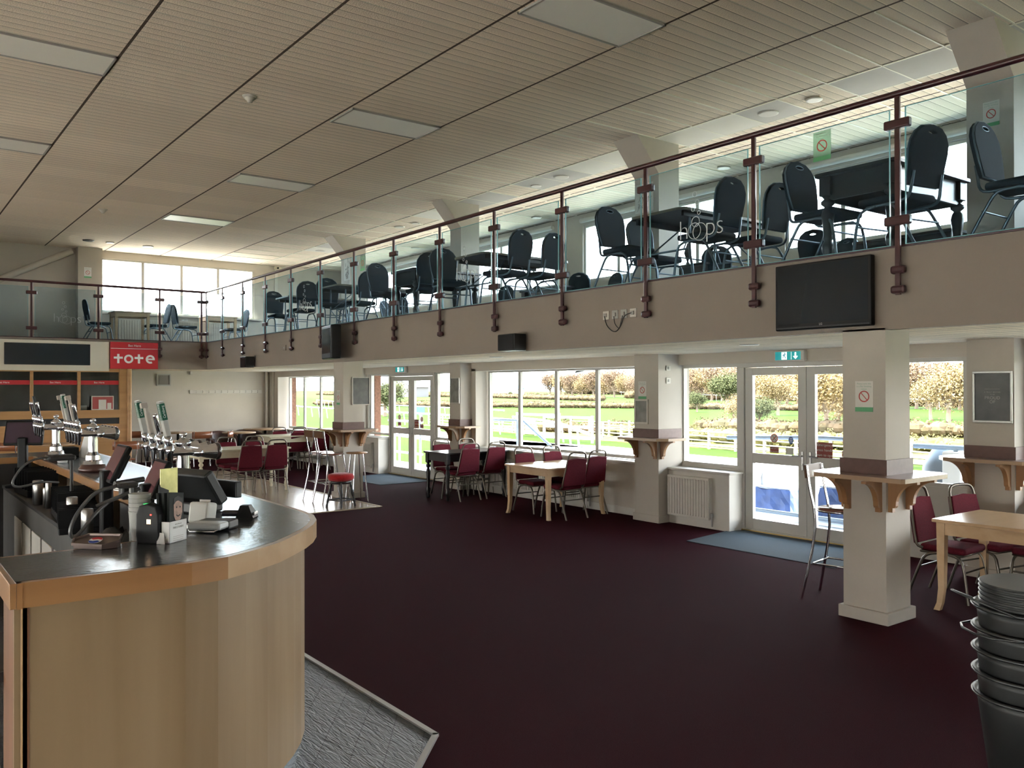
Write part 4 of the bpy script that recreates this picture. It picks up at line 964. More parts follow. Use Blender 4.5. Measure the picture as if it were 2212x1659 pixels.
# cream tables
KCr = Kind(table('cream_table', '', M_cream, M_cream, .85, 1.65, .78, 'turned', apron=.12, inset=.06), 'cream painted tables with turned legs')
KCr.put(-15.08, 5.28, 0, 0, 'cream table with turned legs on the laminate floor behind the bar')
g4 = 'red chairs around the cream table behind the bar'
seat_at(RED, -14.42, 5.30, 0, 90, 'left one of two red chairs with backs to the bar at the cream table', g4)
seat_at(RED, -14.42, 5.76, 0, 90, 'right one of two red chairs with backs to the bar at the cream table', g4)
seat_at(RED, -15.72, 5.28, 0, -90, 'left red chair on the far side of the cream table behind the bar', g4)
seat_at(RED, -15.80, 5.84, 0, -90, 'right red chair on the far side of the cream table behind the bar', g4)
KCr.put(-18.55, 7.88, 0, 0, 'cream table by the far left window beyond the bar stools')
g5 = 'red chairs around the cream table by the far left window'
seat_at(RED, -18.15, 7.75, 0, 92, 'nearest red chair at the window cream table, back to the view', g5)
seat_at(RED, -17.80, 8.15, 0, 92, 'right-hand red chair at the window cream table behind the tall stools', g5)
seat_at(RED, -19.0, 7.62, 0, -88, 'left red chair on the far side of the window cream table', g5)
seat_at(RED, -18.95, 8.10, 0, -90, 'right red chair on the far side of the window cream table', g5)

# bar-height chrome chairs
def bar_chair(label=''):
    t = thing('bar_chair', label, 'bar stool')
    link('seat', MB().lathe([(0, .765), (.16, .765), (.185, .775), (.18, .79), (0, .785)], (0, .0, 0), 20), M_barseat, t)
    link('back_slat', MB().mesh(curve_mesh([[(-.16, -.055), (.16, -.055), (.16, .055), (-.16, .055)]], .009, .003), Matrix.Translation((0, -.235, 1.10)) @ Matrix.Rotation(PI/2+.12, 4, 'X')), M_barback, t)
    for s in (-1, 1):
        link('leg', MB().tube([(s*.155, -.225, 1.15), (s*.155, -.20, .95), (s*.15, -.16, .78), (s*.155, -.15, .55), (s*.19, -.26, 0)], .012, 8, sub=1), M_chrome, t)
        link('leg', MB().tube([(s*.14, .12, .77), (s*.15, .14, .6), (s*.185, .23, 0)], .012, 8, sub=1), M_chrome, t)
    link('footrest', MB().tube([(-.165, -.17, .31), (-.165, .185, .31), (.165, .185, .31), (.165, -.17, .31)], .009, 8, closed=True), M_chrome, t)
    link('seat_ring', MB().tube([(.18*math.cos(a), .18*math.sin(a), .765) for a in [2*PI*i/20 for i in range(20)]], .01, 6, closed=True), M_chrome, t)
    return t
M_barseat = mat('reddish_wood_seat', (.17, .06, .045), .18, coat=.6); M_barback = wood('bar_back_slat', (.09, .04, .02), (.13, .06, .03), 'X', .35, .3)
BC = Kind(bar_chair(), 'tall chrome bar chairs')
BC.put(-13.07, 5.98, 0, 0, 'left tall chrome bar chair beside the farther square pillar')
BC.put(-12.68, 5.98, 0, 0, 'middle tall chrome bar chair beside the farther square pillar')
BC.put(-4.17, 6.72, 0, -80, 'tall chrome bar chair half hidden behind the nearest square pillar')
t = thing('backless_bar_stool', 'tall backless stool with pale round wooden seat behind the red stool', 'bar stool', (-12.52, 6.33, 0))
link('seat', MB().lathe([(0, .78), (.17, .78), (.175, .80), (0, .80)], (0, 0, 0), 20), M_corbel, t)
for a in range(4): c_, s_ = math.cos(a*PI/2+.78), math.sin(a*PI/2+.78); link('leg', MB().tube([(c_*.10, s_*.10, .78), (c_*.19, s_*.19, 0)], .011), M_chrome, t)
t = thing('round_stool', 'low round stool with bright red velvet seat and dark turned legs', 'stool', (-12.13, 5.86, 0), .35)
link('seat', MB().lathe([(0, .405), (.17, .405), (.195, .43), (.20, .47), (.185, .505), (.12, .52), (0, .522)], (0, 0, 0), 28), M_redvel, t)
link('seat_rail', MB().lathe([(0, .36), (.15, .36), (.16, .405), (0, .405)], (0, 0, 0), 24), M_dkwood, t)
for sx_ in (-1, 1):
    for sy_ in (-1, 1):
        a0 = Vector((sx_*.10, sy_*.10, .38)); a1 = Vector((sx_*.155, sy_*.155, 0)); d = a1-a0
        link('leg', MB().tube([a0+d*k for k in (0, .1, .16, .22, .3, .42, .55, .62, .7, .78, .86, .93, 1)], [.016, .016, .024, .014, .022, .026, .020, .013, .020, .022, .014, .022, .016], 10), M_dkwood, t)
link('stretcher', MB().cyl((-.135, -.135, .11), (.135, -.135, .11), .012).cyl((-.135, .135, .11), (.135, .135, .11), .012).cyl((-.135, -.135, .11), (-.135, .135, .11), .012).cyl((.135, -.135, .11), (.135, .135, .11), .012), M_dkwood, t)

# cafe chairs with curved wooden back, chrome legs
def cafe_chair(label=''):
    t = thing('cafe_chair', label, 'chair')
    link('seat', seat_pad(MB(), .19, .20, -.18, .2, .44, .47, .012), M_cafe, t)
    bk = MB(); vs = []; n = 9
    for i in range(n):
        a = (i/(n-1)-.5)*1.5; x = .24*math.sin(a)/math.sin(.75); y = -.30+.12*(1-math.cos(a))*2
        for dz, dy in ((.66, 0), (.66, .015), (.82, .010), (.82, -.005)): vs.append((x, y+dy, dz+.0))
    fs = []
    for i in range(n-1):
        for k in range(4): fs.append((i*4+k, (i+1)*4+k, (i+1)*4+(k+1) % 4, i*4+(k+1) % 4))
    fs += [(0, 1, 2, 3), tuple(range(4*n-1, 4*n-5, -1))]; bk.add(vs, fs, True)
    link('backrest', bk, M_cafe, t)
    for s in (-1, 1):
        link('leg', MB().tube([(s*.20, -.255, .83), (s*.20, -.24, .6), (s*.19, -.18, .44), (s*.20, -.24, 0)], .012, 8, sub=1), M_chrome, t)
        link('leg', MB().tube([(s*.18, .16, .44), (s*.19, .2, 0)], .012), M_chrome, t)
    return t
M_cafe = wood('cafe_chair_wood', (.22, .075, .035), (.30, .11, .05), 'X', .3, .4)
CF = Kind(cafe_chair(), 'cafe chairs with curved orange-brown wooden backs')
CF.put(-17.9, 4.0, 0, 90, 'wide-backed cafe chair just left of the tall beer handles')
CF.put(-17.4, 4.65, 0, 60, 'cafe chair behind the tall beer handles, back partly hidden')
CF.put(-21.4, 5.05, 0, -90, 'cafe chair against the far wall beside the betting booth')
CF.put(-20.7, 6.30, 0, 95, 'cafe chair right of the beer handles, seen side on')
CF.put(-20.5, 6.75, 0, 150, 'cafe chair beside the brown tub chairs')
CF.put(-18.9, 2.2, 0, 60, 'cafe chair at the left edge before the betting booth')
RT = None
def round_top(x, y, label, r=.42, h=.745, g='small tables along the far wall'):
    t = thing('cafe_table', label, 'table', (x, y, 0), 0, g)
    link('tabletop', MB().lathe([(0, h-.028), (r, h-.028), (r+.005, h-.014), (r, h), (0, h)], (0, 0, 0), 32), M_beech2, t)
    link('pedestal', MB().lathe([(0, 0), (.22, 0), (.21, .02), (.04, .04), (.03, .08), (.03, h-.05), (.1, h-.028), (0, h-.028)], (0, 0, 0), 20), M_dark, t)
round_top(-18.6, 4.75, 'round beech table behind the wide-backed cafe chair', .5)
round_top(-21.3, 6.0, 'small round table by the far wall behind the beer handles', .42, .79)
round_top(-20.9, 7.35, 'round table before the left brown tub chair', .40, .76)
round_top(-21.5, 8.25, 'pale round table beside the far corner window', .55, .80)
round_top(-19.1, 3.0, 'round table at left edge before the betting booth', .4)
def tub(label=''):
    t = thing('tub_chair', label, 'armchair')
    sh = MB(); vs = []; n = 22
    for i in range(n+1):
        a = PI*1.5*(i/n)-PI*.25+PI; hgt = .50+.26*math.sin(PI*i/n)**.8
        c_, s_ = math.cos(a), math.sin(a)
        ca = math.cos(a-PI*1.5+0); 
        for r, z in ((.36, .08), (.38, hgt-.03), (.35, hgt), (.31, hgt-.01), (.28, hgt-.05), (.27, .3)): vs.append((r*c_*1.0, r*s_, z))
    fs = []
    for i in range(n):
        for k in range(5): fs.append((i*6+k, (i+1)*6+k, (i+1)*6+k+1, i*6+k+1))
    fs += [tuple(range(6)), tuple(range(6*n+5, 6*n-1, -1))]; sh.add(vs, fs, True)
    link('curved_back', sh, M_leather, t)
    link('seat', MB().lathe([(0, .12), (.30, .12), (.31, .36), (.28, .42), (0, .43)], (0, .02, 0), 24), M_leather, t)
    for s in (-1, 1):
        for q in (-1, 1): link('foot', MB().cyl((s*.2, q*.2, 0), (s*.2, q*.2, .1), .02), M_dkwood, t)
    return t
TB = Kind(tub(), 'brown leather tub chairs')
TB.put(-21.6, 7.15, 0, -90, 'brown leather tub chair against the far wall, left one')
TB.put(-20.2, 7.75, 0, 90, 'brown leather tub chair in front, right of the left one')
TB.put(-22.0, 8.0, 0, -90, 'brown leather tub chair behind the pale round table in the corner')
TB.put(-20.7, 8.35, 0, 110, 'brown leather tub chair half hidden beyond the cream window table')

# ---- buckets at the right edge
bc = Vector((-1.03, 2.62, 0))
t = thing('storage_drum', 'plain black drum under the stacked buckets at the lower right edge', 'drum', (bc.x, bc.y, 0), 0); link('body', MB().lathe([(0, 0), (.115, 0), (.125, .66), (0, .66)], (0, 0, 0), 40), M_black, t)
M_bucket = mat('black_bucket', (.009, .010, .010), .5, noise=.2, nscale=30); M_rimm = mat('bucket_rim', (.05, .053, .053), .3, metal=.6)
for i in range(5):
    z = .958+i*.062
    t = thing('bucket', ['lowest black bucket of the stack at right edge', 'second black bucket from the bottom of the stack', 'middle black bucket of the stack', 'second black bucket from the top of the pails in the stack', 'topmost black pail with raised handle under the trays'][i], 'bucket', (bc.x, bc.y, z), 0, 'stacked black buckets')
    link('body', MB().lathe([(0, -.27), (.105, -.27), (.138, -.02), (.140, 0), (.136, 0), (.128, -.03), (.10, -.25), (0, -.25)], (0, 0, 0), 48), M_bucket, t)
    link('rim', MB().lathe([(.136, -.004), (.150, -.002), (.155, .004), (.150, .008), (.136, .004)], (0, 0, 0), 48), M_rimm, t)
    if i in (3, 4): 
        a0 = math.radians(215); ex = Vector((-.604, -.797, 0)); px_ = Vector((-ex.y, ex.x, 0))
        L_ = .21 if i == 4 else .18
        link('bail_handle', MB().tube([ex*.10+px_*.11+Vector((0, 0, .0)), ex*L_+px_*.07+Vector((0, 0, .045 if i == 4 else .0)), ex*L_-px_*.07+Vector((0, 0, .045 if i == 4 else .0)), ex*.10-px_*.11+Vector((0, 0, .0))], .0035, 6, sub=1), M_rimm, t)
for i in range(5):
    t = thing('round_tray', ['lowest', 'second', 'third', 'fourth', 'topmost'][i]+' round dark tray stacked on the black buckets'+(' with open top showing' if i == 4 else ''), 'tray', (bc.x, bc.y, 1.213+i*.0125), 0, 'round trays on the bucket stack')
    link('body', MB().lathe([(0, -.010), (.05, -.008), (.125, -.010), (.132, 0), (.134, .012), (.131, .012), (.126, -.004), (.10, -.006), (0, -.004)], (0, 0, 0), 48), M_bucket, t)
    link('rim', MB().lathe([(.131, .010), (.135, .012), (.131, .014)], (0, 0, 0), 48), M_rimm, t)
# ================================================================ the bar
ZT = 1.16
arc = [(-3.48, 1.303), (-3.58, 1.44), (-3.70, 1.556), (-3.82, 1.665), (-3.94, 1.754), (-4.08, 1.835), (-4.25, 1.895), (-4.45, 1.915)]
outer = [(-3.375, .41), (-3.362, .8), (-3.365, 1.0), (-3.395, 1.15)]+arc+[(-7.0, 1.93), (-9.7, 1.94), (-10.0, 1.90), (-10.2, 1.76), (-10.3, 1.5), (-10.3, -1.5)]
innr = [(-9.65, -1.5), (-9.65, 1.32), (-4.75, 1.32), (-4.3, 1.22), (-4.02, .98), (-3.955, .75), (-3.945, .41)]
def offset(P, d, closed=False):
    Q = []; n = len(P)
    for i in range(n):
        a = Vector(P[i-1]) if (i or closed) else None; b_ = Vector(P[i]); c = Vector(P[(i+1) % n]) if (i < n-1 or closed) else None
        ds = []
        if a is not None: ds.append((b_-a).normalized())
        if c is not None: ds.append((c-b_).normalized())
        nr = [Vector((-d_.y, d_.x)) for d_ in ds]; m = sum(nr, Vector((0, 0))).normalized(); k = max(.5, m.dot(nr[0])); Q.append(tuple(b_+m*d/k))
    return Q
def ribbon(mb, A, B, z0, z1):
    n = len(A); vs = [(*p, z0) for p in A]+[(*p, z1) for p in A]+[(*p, z0) for p in B]+[(*p, z1) for p in B]; fs = []
    for i in range(n-1): fs += [(i, i+1, n+i+1, n+i), (2*n+i+1, 2*n+i, 3*n+i, 3*n+i+1), (n+i, n+i+1, 3*n+i+1, 3*n+i), (i+1, i, 2*n+i, 2*n+i+1)]
    fs += [(0, n, 3*n, 2*n), (n-1, 3*n-1, 4*n-1, 2*n-1)]; return mb.add(vs, fs)
M_lamtop = mat('slate_laminate_top', (.035, .038, .044), .21, noise=.25, nscale=14, bump=.12, bscale=30, spec=.7)
M_bardk = mat('bar_inner_dark', (.022, .02, .02), .55, noise=.3, nscale=10)
M_bargrey = mat('bar_inner_grey', (.10, .095, .09), .5, noise=.15, nscale=6)
bar = thing('bar_counter', 'curved wooden bar counter with dark slate top and pale maple front in the foreground', 'bar counter', (-5.5, 1.0, 0))
def L0(mb): # build in world, store relative to the thing
    mb.v = [(v[0]+5.5, v[1]-1.0, v[2]) for v in mb.v]; return mb
allp = outer+innr
link('worktop', L0(MB().mesh(curve_mesh([offset(outer, .03)+offset(innr, .025)], .004), Matrix.Translation((0, 0, ZT-.003)))), M_lamtop, bar)
i0 = 3
link('edge_trim', L0(ribbon(MB(), outer[:i0+1], offset(outer, .035)[:i0+1], ZT-.088, ZT)), M_nose, bar)
link('curved_edge_trim', L0(ribbon(MB(), outer[i0:], offset(outer, .035)[i0:], ZT-.088, ZT)), M_nose2, bar)
link('end_edge_trim', L0(MB().box(-3.95, -3.37, .39, .412, ZT-.088, ZT+.001, .003).box(-3.95, -3.37, .412, .43, ZT-.09, ZT, 0)), M_nose, bar)
link('inner_edge_trim', L0(ribbon(MB(), innr, offset(innr, .03), ZT-.06, ZT)), M_nose, bar)
pnl = offset(outer, .06)
link('front_panel', L0(ribbon(MB(), pnl, offset(outer, .085), .09, ZT-.088)), M_oakv, bar)
link('under_board', L0(MB().mesh(curve_mesh([offset(outer, .05)+offset(innr, .04)], .006), Matrix.Translation((0, 0, ZT-.05)))), M_bardk, bar)
link('kick_plate', L0(ribbon(MB(), offset(outer, .085), offset(outer, .10), 0, .09)), mat('kick_metal', (.60, .66, .72), .22, .9), bar)
link('end_panel', L0(MB().box(-3.93, -3.43, .435, .46, .03, ZT-.09, .003)), mat('end_veneer_dark', (.20, .09, .045), .45, noise=.3, nscale=9, stretch=(1, 1, .08)), bar)
link('corner_post', L0(MB().box(-3.452, -3.43, .432, .455, .0, ZT-.088, .003)), M_nose2, bar)
link('inner_worktop', L0(MB().box(-9.6, -4.6, 1.05, 1.34, .87, .90, .004)), M_bardk, bar)
ip = MB().box(-9.6, -5.9, 1.06, 1.08, .10, .87)
link('inner_panel', L0(ip), M_bargrey, bar)
ip = MB()
for i in range(6): ip.box(-8.75+i*.5, -8.33+i*.5, 1.05, 1.06, .14, .70, .004)
link('cupboard_door', L0(ip), M_white, bar)
link('inner_panel', L0(MB().box(-9.62, -9.6, -1.5, 1.3, .1, ZT-.06)), M_bardk, bar); link('inner_panel', L0(MB().box(-5.9, -4.2, 1.30, 1.32, .0, ZT-.06)), M_bardk, bar)
link('side_shelf', L0(MB().box(-4.6, -3.95, .30, .95, .66, .70).box(-4.0, -3.95, .46, 1.1, 0, ZT-.06)), M_bardk, bar)

def tap_font(x, y, label, handles, nb=4, sp=.15):
    t = thing('beer_font', label, 'beer font', (x, y, ZT+.001), 0, 'chrome beer fonts on the bar')
    link('base', MB().lathe([(0, 0), (.105, 0), (.11, .025), (.095, .04), (.09, .055), (.07, .06), (0, .06)], (0, 0, 0), 28), M_fontwood, t)
    link('column', MB().lathe([(.072, .06), (.068, .085), (.056, .095), (.054, .13), (.046, .135), (.036, .16), (.036, .29), (.04, .30), (.04, .31)], (0, 0, 0), 32, smooth=False), M_chrome, t)
    w_ = (nb-1)*sp/2+.05
    link('crossbar', MB().cyl((-w_, 0, .315), (w_, 0, .315), .028, n=20).lathe([(0, 0), (.022, .008), (.028, .03)], (-w_-.03, 0, .315), 20, axis=(1, 0, 0)).lathe([(.028, 0), (.022, .022), (0, .03)], (w_, 0, .315), 20, axis=(1, 0, 0)), M_chrome, t)
    link('finial', MB().lathe([(.036, .335), (.046, .35), (.048, .365), (.03, .375), (.022, .385), (.014, .39), (.012, .396), (.020, .402), (.024, .413), (.020, .424), (0, .43)], (0, 0, 0), 20), M_chrome, t)
    for k in range(nb):
        bx = (k-(nb-1)/2)*sp
        b_ = link('barrel', MB().cyl((bx, -.135, .315), (bx, .03, .315), .020, n=16).cyl((bx, .02, .315), (bx, .11, .315), .030, .050, 20), M_chrome, t)
        link('badge_lens', MB().lathe([(.053, 0), (.056, .01), (.05, .024), (.03, .034), (0, .038)], (bx, .11, .315), 24, axis=(0, 1, 0)), M_lens if k % 2 else M_lens2, b_)
        link('spout', MB().lathe([(0, -.085), (.009, -.085), (.010, -.06), (.016, -.055), (.017, -.01), (.024, 0), (.024, .03), (.016, .045), (.012, .06), (0, .06)], (bx, -.145, .315), 14), M_chrome, b_)
        kind = handles[k % len(handles)]
        ln = Matrix.Translation((bx, -.148, .36)) @ Matrix.Rotation(.20, 4, 'X')
        def tr(mb): mb.v = [tuple(ln @ Vector(v)) for v in mb.v]; return mb
        link('handle_stem', tr(MB().lathe([(0, -.02), (.012, -.02), (.016, .0), (.020, .01), (.020, .05), (.014, .06), (0, .06)], (0, 0, 0), 14)), M_chrome, b_)
        if kind == 'tall':
            h = link('tap_handle', tr(MB().box(-.030, .030, -.014, .014, .06, .275, .004)), M_handle, b_)
            link('green_badge', tr(MB().box(-.0305, .0305, -.0146, .0146, .16, .262, .001)), M_hgreen, b_)
            tx = MB()
            for m4 in (frame_mat((.0315, 0, .211), (0, 0, 1), (0, -1, 0)), frame_mat((0, -.0155, .211), (0, 0, 1), (-1, 0, 0)), frame_mat((.0, .0155, .211), (0, 0, 1), (1, 0, 0))):
                tx.mesh(text_mesh('Carlsberg', .0195 if m4[0][3] > .02 else .024, .0004), m4)
            link('handle_lettering', tr(tx), M_wlet, b_)
        elif kind == 'beige': link('tap_handle', tr(MB().box(-.016, .016, -.014, .014, .06, .20, .006).box(-.012, .012, -.010, .010, .19, .235, .004).box(-.016, .016, -.028, .012, .23, .265, .004)), M_hbeige, b_)
        elif kind == 'chrome': link('tap_handle', tr(MB().lathe([(0, .06), (.012, .06), (.014, .18), (.014, .195), (0, .195)], (0, 0, 0), 14)), M_chrome, b_)
        elif kind == 'dark': link('tap_handle', tr(MB().box(-.022, .022, -.010, .010, .06, .25, .004)), M_dark, b_)
    return t
M_fontwood = mat('font_wood_base', (.07, .03, .025), .3, coat=.5); M_lens = mat('lens_badge_dark', (.05, .035, .035), .12, coat=.8, noise=.3, nscale=15); M_lens2 = mat('lens_badge_glass', (.20, .21, .22), .08, metal=.6, coat=.8)
M_handle = mat('handle_silver_grey', (.42, .42, .41), .4); M_hgreen = mat('handle_green', (.008, .10, .06), .35); M_hbeige = mat('handle_beige', (.42, .37, .33), .4)
tap_font(-5.36, 1.54, 'nearest chrome beer font with two tall green-badged handles', ['tall', 'beige', 'chrome', 'tall'], 4, .17).scale = (1, 1, .95)
tap_font(-7.60, 1.47, 'middle chrome beer font with knob finial standing clear on the bar', ['chrome', 'beige', 'dark', 'tall', 'beige'][::-1], 5, .12)
tap_font(-8.98, 1.42, 'farthest chrome beer font at the left behind the tilted screen', ['chrome', 'chrome', 'dark', 'chrome'], 4, .12)

M_rscreen = mat('reddish_screen', (.13, .05, .06), .25, spec=.6); M_pscreen = mat('purple_dark_screen', (.045, .025, .045), .25, spec=.6)
def till(x, y, deg, label, screen, tilt=.55, w_=.30, h_=.23, z=ZT, stand=.16):
    t = thing('till_screen', label, 'till', (x, y, z+.002), math.radians(deg), 'touch-screen tills on the bar')
    R_ = Matrix.Translation((0, 0, stand)) @ Matrix.Rotation(-tilt, 4, 'X')
    def tr(mb): mb.v = [tuple(R_ @ Vector(v)) for v in mb.v]; return mb
    link('base', MB().box(-.12, .12, -.11, .11, 0, .03, .012), M_black, t)
    link('neck', MB().box(-.04, .04, -.03, .04, .02, stand+.05, .012), M_black, t)
    link('casing', tr(MB().box(-w_/2, w_/2, -.0, .035, -.02, h_, .010).box(-w_/3, w_/3, .03, .06, .02, h_*.8, .015)), M_black, t)
    link('screen', tr(MB().box(-w_/2+.015, w_/2-.015, -.002, .001, 0, h_-.018)), screen, t)
    return t
till(-9.25, 1.18, 65, 'dark purple tilted till screen at far left on the bar', M_pscreen, .35, .34, .22, .901, .42)
till(-5.78, 1.19, 0, 'reddish slim till screen tilted steeply left of the tall beer handles', M_rscreen, .45, .27, .23, .901, .37)
till(-5.02, 1.24, 0, 'reddish till screen behind the gold card', M_rscreen, .45, .26, .20, .901, .35)
# main till seen from its back, with customer display
t = thing('cash_till', 'large dark grey till seen from behind with a pale label strip', 'till', (-4.80, 1.50, ZT+.002), math.radians(18), None)
def trx(mb, m4): mb.v = [tuple(m4 @ Vector(v)) for v in mb.v]; return mb
m4 = Matrix.Translation((0, 0, .10)) @ Matrix.Rotation(.55, 4, 'X')
link('base', MB().box(-.13, .13, -.16, .02, 0, .06, .01), M_dark, t)
link('housing', trx(MB().box(-.18, .18, -.06, .0, -.04, .16, .012), m4), M_tillg, t) if False else link('housing', trx(MB().box(-.18, .18, -.06, .0, -.04, .16, .012), m4), M_dark, t)
link('vent_ridge', trx(MB().box(-.12, .12, .0, .02, .05, .11, .01), m4), mat('till_grey', (.14, .16, .18), .4), t)
link('customer_display', MB().box(-.02, .20, .05, .09, .07, .16, .006).box(.0, .03, .0, .06, .08, .12), M_dark, t)
link('label_strip', MB().box(.03, .15, .09, .092, .09, .125), mat('pale_label', (.42, .44, .38), .5), t)

# printers, phone, reader
t = thing('receipt_printer', 'white upright receipt printer on the bar', 'printer', (-4.30, 1.33, ZT+.002), math.radians(38), 'receipt printers')
m4 = Matrix.Rotation(-.18, 4, 'X')
link('body', trx(MB().box(-.055, .055, -.05, .03, 0, .105, .012), m4), mat('printer_white', (.50, .50, .48), .35), t)
link('paper_slot', trx(MB().box(-.040, .030, .030, .032, .065, .095), m4), M_dark, t); link('paper_slip', trx(MB().box(-.035, .025, .005, .009, .10, .118).box(-.035, .02, .031, .034, .075, .083), m4), M_paper, t)
t = thing('low_printer', 'flat silver and black card printer with sloping top on the bar', 'printer', (-4.075, 1.305, ZT+.002), math.radians(-45))
link('body', MB().box(-.10, .0, -.085, .085, .0, .042, .010), M_dark, t); link('silver_cover', MB().box(-.0, .09, -.085, .085, .012, .045, .010), mat('silver_plastic', (.50, .52, .53), .3, .3), t)
link('tear_bar', MB().tube([(.09, -.07, .015), (.10, -.06, .008), (.10, .06, .008), (.09, .07, .015)], .004, 6), M_chrome, t)
t = thing('handheld_scanner', 'black handheld scanner lying on the bar near the curved edge', 'scanner', (-4.40, 1.55, ZT+.002), math.radians(52))
link('handle', MB().box(-.095, .02, -.022, .022, .004, .034, .012), mat('scanner_blue_black', (.02, .02, .035), .18, coat=.6), t)
link('head', MB().add([(-.01, -.035, 0), (.085, -.045, 0), (.085, .045, 0), (-.01, .035, 0), (.01, -.025, .062), (.055, -.025, .062), (.055, .025, .062), (.01, .025, .062)], [(0, 3, 2, 1), (4, 5, 6, 7), (0, 1, 5, 4), (1, 2, 6, 5), (2, 3, 7, 6), (3, 0, 4, 7)]), M_black, t)
link('window', MB().box(.078, .088, -.03, .03, .012, .03, .004), M_steel, t)
t = thing('card_reader', 'black rounded card reader with small red light standing on the bar', 'card reader', (-3.905, .985, ZT+.002), math.radians(40))
prof = [(-.045, 0), (.045, 0), (.05, .03), (.048, .12), (.035, .15), (.0, .16), (-.035, .15), (-.048, .12), (-.05, .03)]
link('body', MB().mesh(curve_mesh([prof], .018, .008), Matrix.Translation((0, .0, .004)) @ Matrix.Rotation(PI/2, 4, 'X')), M_black, t)
link('led', MB().box(.018, .024, -.030, -.027, .122, .128), mat('red_led', (1, .05, .03), .4, emit=2.0), t)
link('lit_symbol', MB().box(.0, .02, -.029, -.027, .085, .105, .001), mat('warm_led', (1, .7, .45), .4, emit=1.2), t)
link('green_led', MB().box(-.03, 0, -.01, .01, .166, .169), mat('green_led', (.05, .8, .2), .4, emit=.5), t)
# cups
for i in range(6):
    z = ZT+.002+i*.019
    if i < 5:
        t = thing('plastic_cup', ['bottom', 'second', 'third', 'fourth', 'top'][i]+' translucent plastic cup of the short stack on the bar', 'cup', (-4.01, .965, z), 0, 'stacked plastic cups')
        link('cup_wall', MB().lathe([(.034, 0), (.046, .125), (.0475, .128), (.045, .13), (.044, .125), (.032, .004)], (0, 0, 0), 28), M_clear, t)
# leaflet box and leaflets
c0 = Vector((-3.826, 1.043)); c1_ = Vector((-3.898, 1.135)); ang = math.atan2(c1_.y-c0.y, c1_.x-c0.x)
t = thing('leaflet_box', 'white price guide leaflet box on the bar corner', 'leaflet box', (c0.x, c0.y, ZT+.002), ang)
link('box', MB().box(0, .117, 0, .06, 0, .005).box(0, .117, 0, .003, 0, .092).box(0, .003, 0, .06, 0, .092).box(.114, .117, 0, .06, 0, .088).box(0, .117, .057, .06, 0, .088), M_paper, t)
f4 = frame_mat((.058, -.001, .046), (1, 0, 0), (0, 0, 1)); tx = MB()
tx.mesh(text_mesh('PRICE GUIDE', .0125, .0004), f4 @ Matrix.Translation((0, .018, 0))).mesh(text_mesh('please take one', .007, .0004), f4 @ Matrix.Translation((0, .032, 0)))
for k in range(3): tx.mesh(curve_mesh([[(-.035, -.02-k*.008), (.035, -.02-k*.008), (.035, -.0215-k*.008), (-.035, -.0215-k*.008)]], .0003), f4)
link('lettering', tx, M_grey, t)
M_leaf = mat('dark_leaflet', (.005, .008, .007), .55, noise=.3, nscale=20, spec=.15)
for k in range(3):
    t = thing('leaflet', ['front dark leaflet with a face printed on it, in the white box', 'middle dark leaflet in the white box', 'rear dark leaflet in the white box'][k], 'leaflet', (c0.x, c0.y, ZT+.01), ang, 'dark leaflets in the box')
    m4 = Matrix.Translation((.058-.004*k, .010+.015*k, 0)) @ Matrix.Rotation(.12, 4, 'Y') @ Matrix.Rotation(-.08-.05*k, 4, 'X')
    link('sheet', trx(MB().box(-.050, .050, -.001, .012, 0, .205, .001), m4), M_leaf, t)
    if k == 0:
        fp = m4 @ frame_mat((.008, -.002, .13), (1, 0, 0), (0, 0, 1))
        link('printed_face', MB().mesh(curve_mesh([[(-.028, -.025), (-.018, -.045), (.0, -.052), (.02, -.04), (.03, -.01), (.03, .025), (.018, .04), (-.012, .038), (-.03, .02)]], .0004), fp), mat('printed_skin', (.30, .16, .11), .5, noise=.35, nscale=40), t)
        link('printed_hair', MB().mesh(curve_mesh([[(-.034, .02), (-.028, .05), (.0, .06), (.03, .05), (.036, .02), (.028, .03), (.0, .04), (-.024, .032)]], .0006), fp).mesh(curve_mesh([circ(.004, 10, -.010, .010)], .0007), fp).mesh(curve_mesh([circ(.004, 10, .014, .012)], .0007), fp).mesh(curve_mesh([[(-.012, -.026), (.0, -.032), (.016, -.024), (.014, -.020), (0, -.026), (-.01, -.021)]], .0007), fp), M_black, t)
t = thing('gold_card', 'upright gold reflective card behind the dark leaflets', 'card', (-4.01, 1.09, ZT+.002), math.radians(118))
link('card', trx(MB().box(-.05, .05, -.002, .002, .06, .31, .0015), Matrix.Identity(4)), mat('gold_film', (.50, .46, .20), .25, .5, noise=.35, nscale=12), t)
link('stand', MB().add([(-.05, -.05, 0), (-.02, .05, 0), (.0, .0, .22), (-.05, 0, .24), (-.06, -.05, 0), (-.03, .05, 0), (-.01, .0, .22), (-.06, 0, .24)], [(0, 1, 2, 3), (7, 6, 5, 4), (0, 4, 5, 1), (1, 5, 6, 2), (2, 6, 7, 3), (3, 7, 4, 0)]), M_black, t)
t = thing('folded_flyer', 'small folded white flyer beside the card reader', 'flyer', (-3.85, .995, ZT+.002), .8)
link('sheet', MB().add([(0, 0, 0), (.038, 0, 0), (.030, .008, .045), (0, .008, .05), (0, .03, 0), (.038, .03, 0)], [(0, 1, 2, 3), (3, 2, 5, 4)]), M_paper, t)
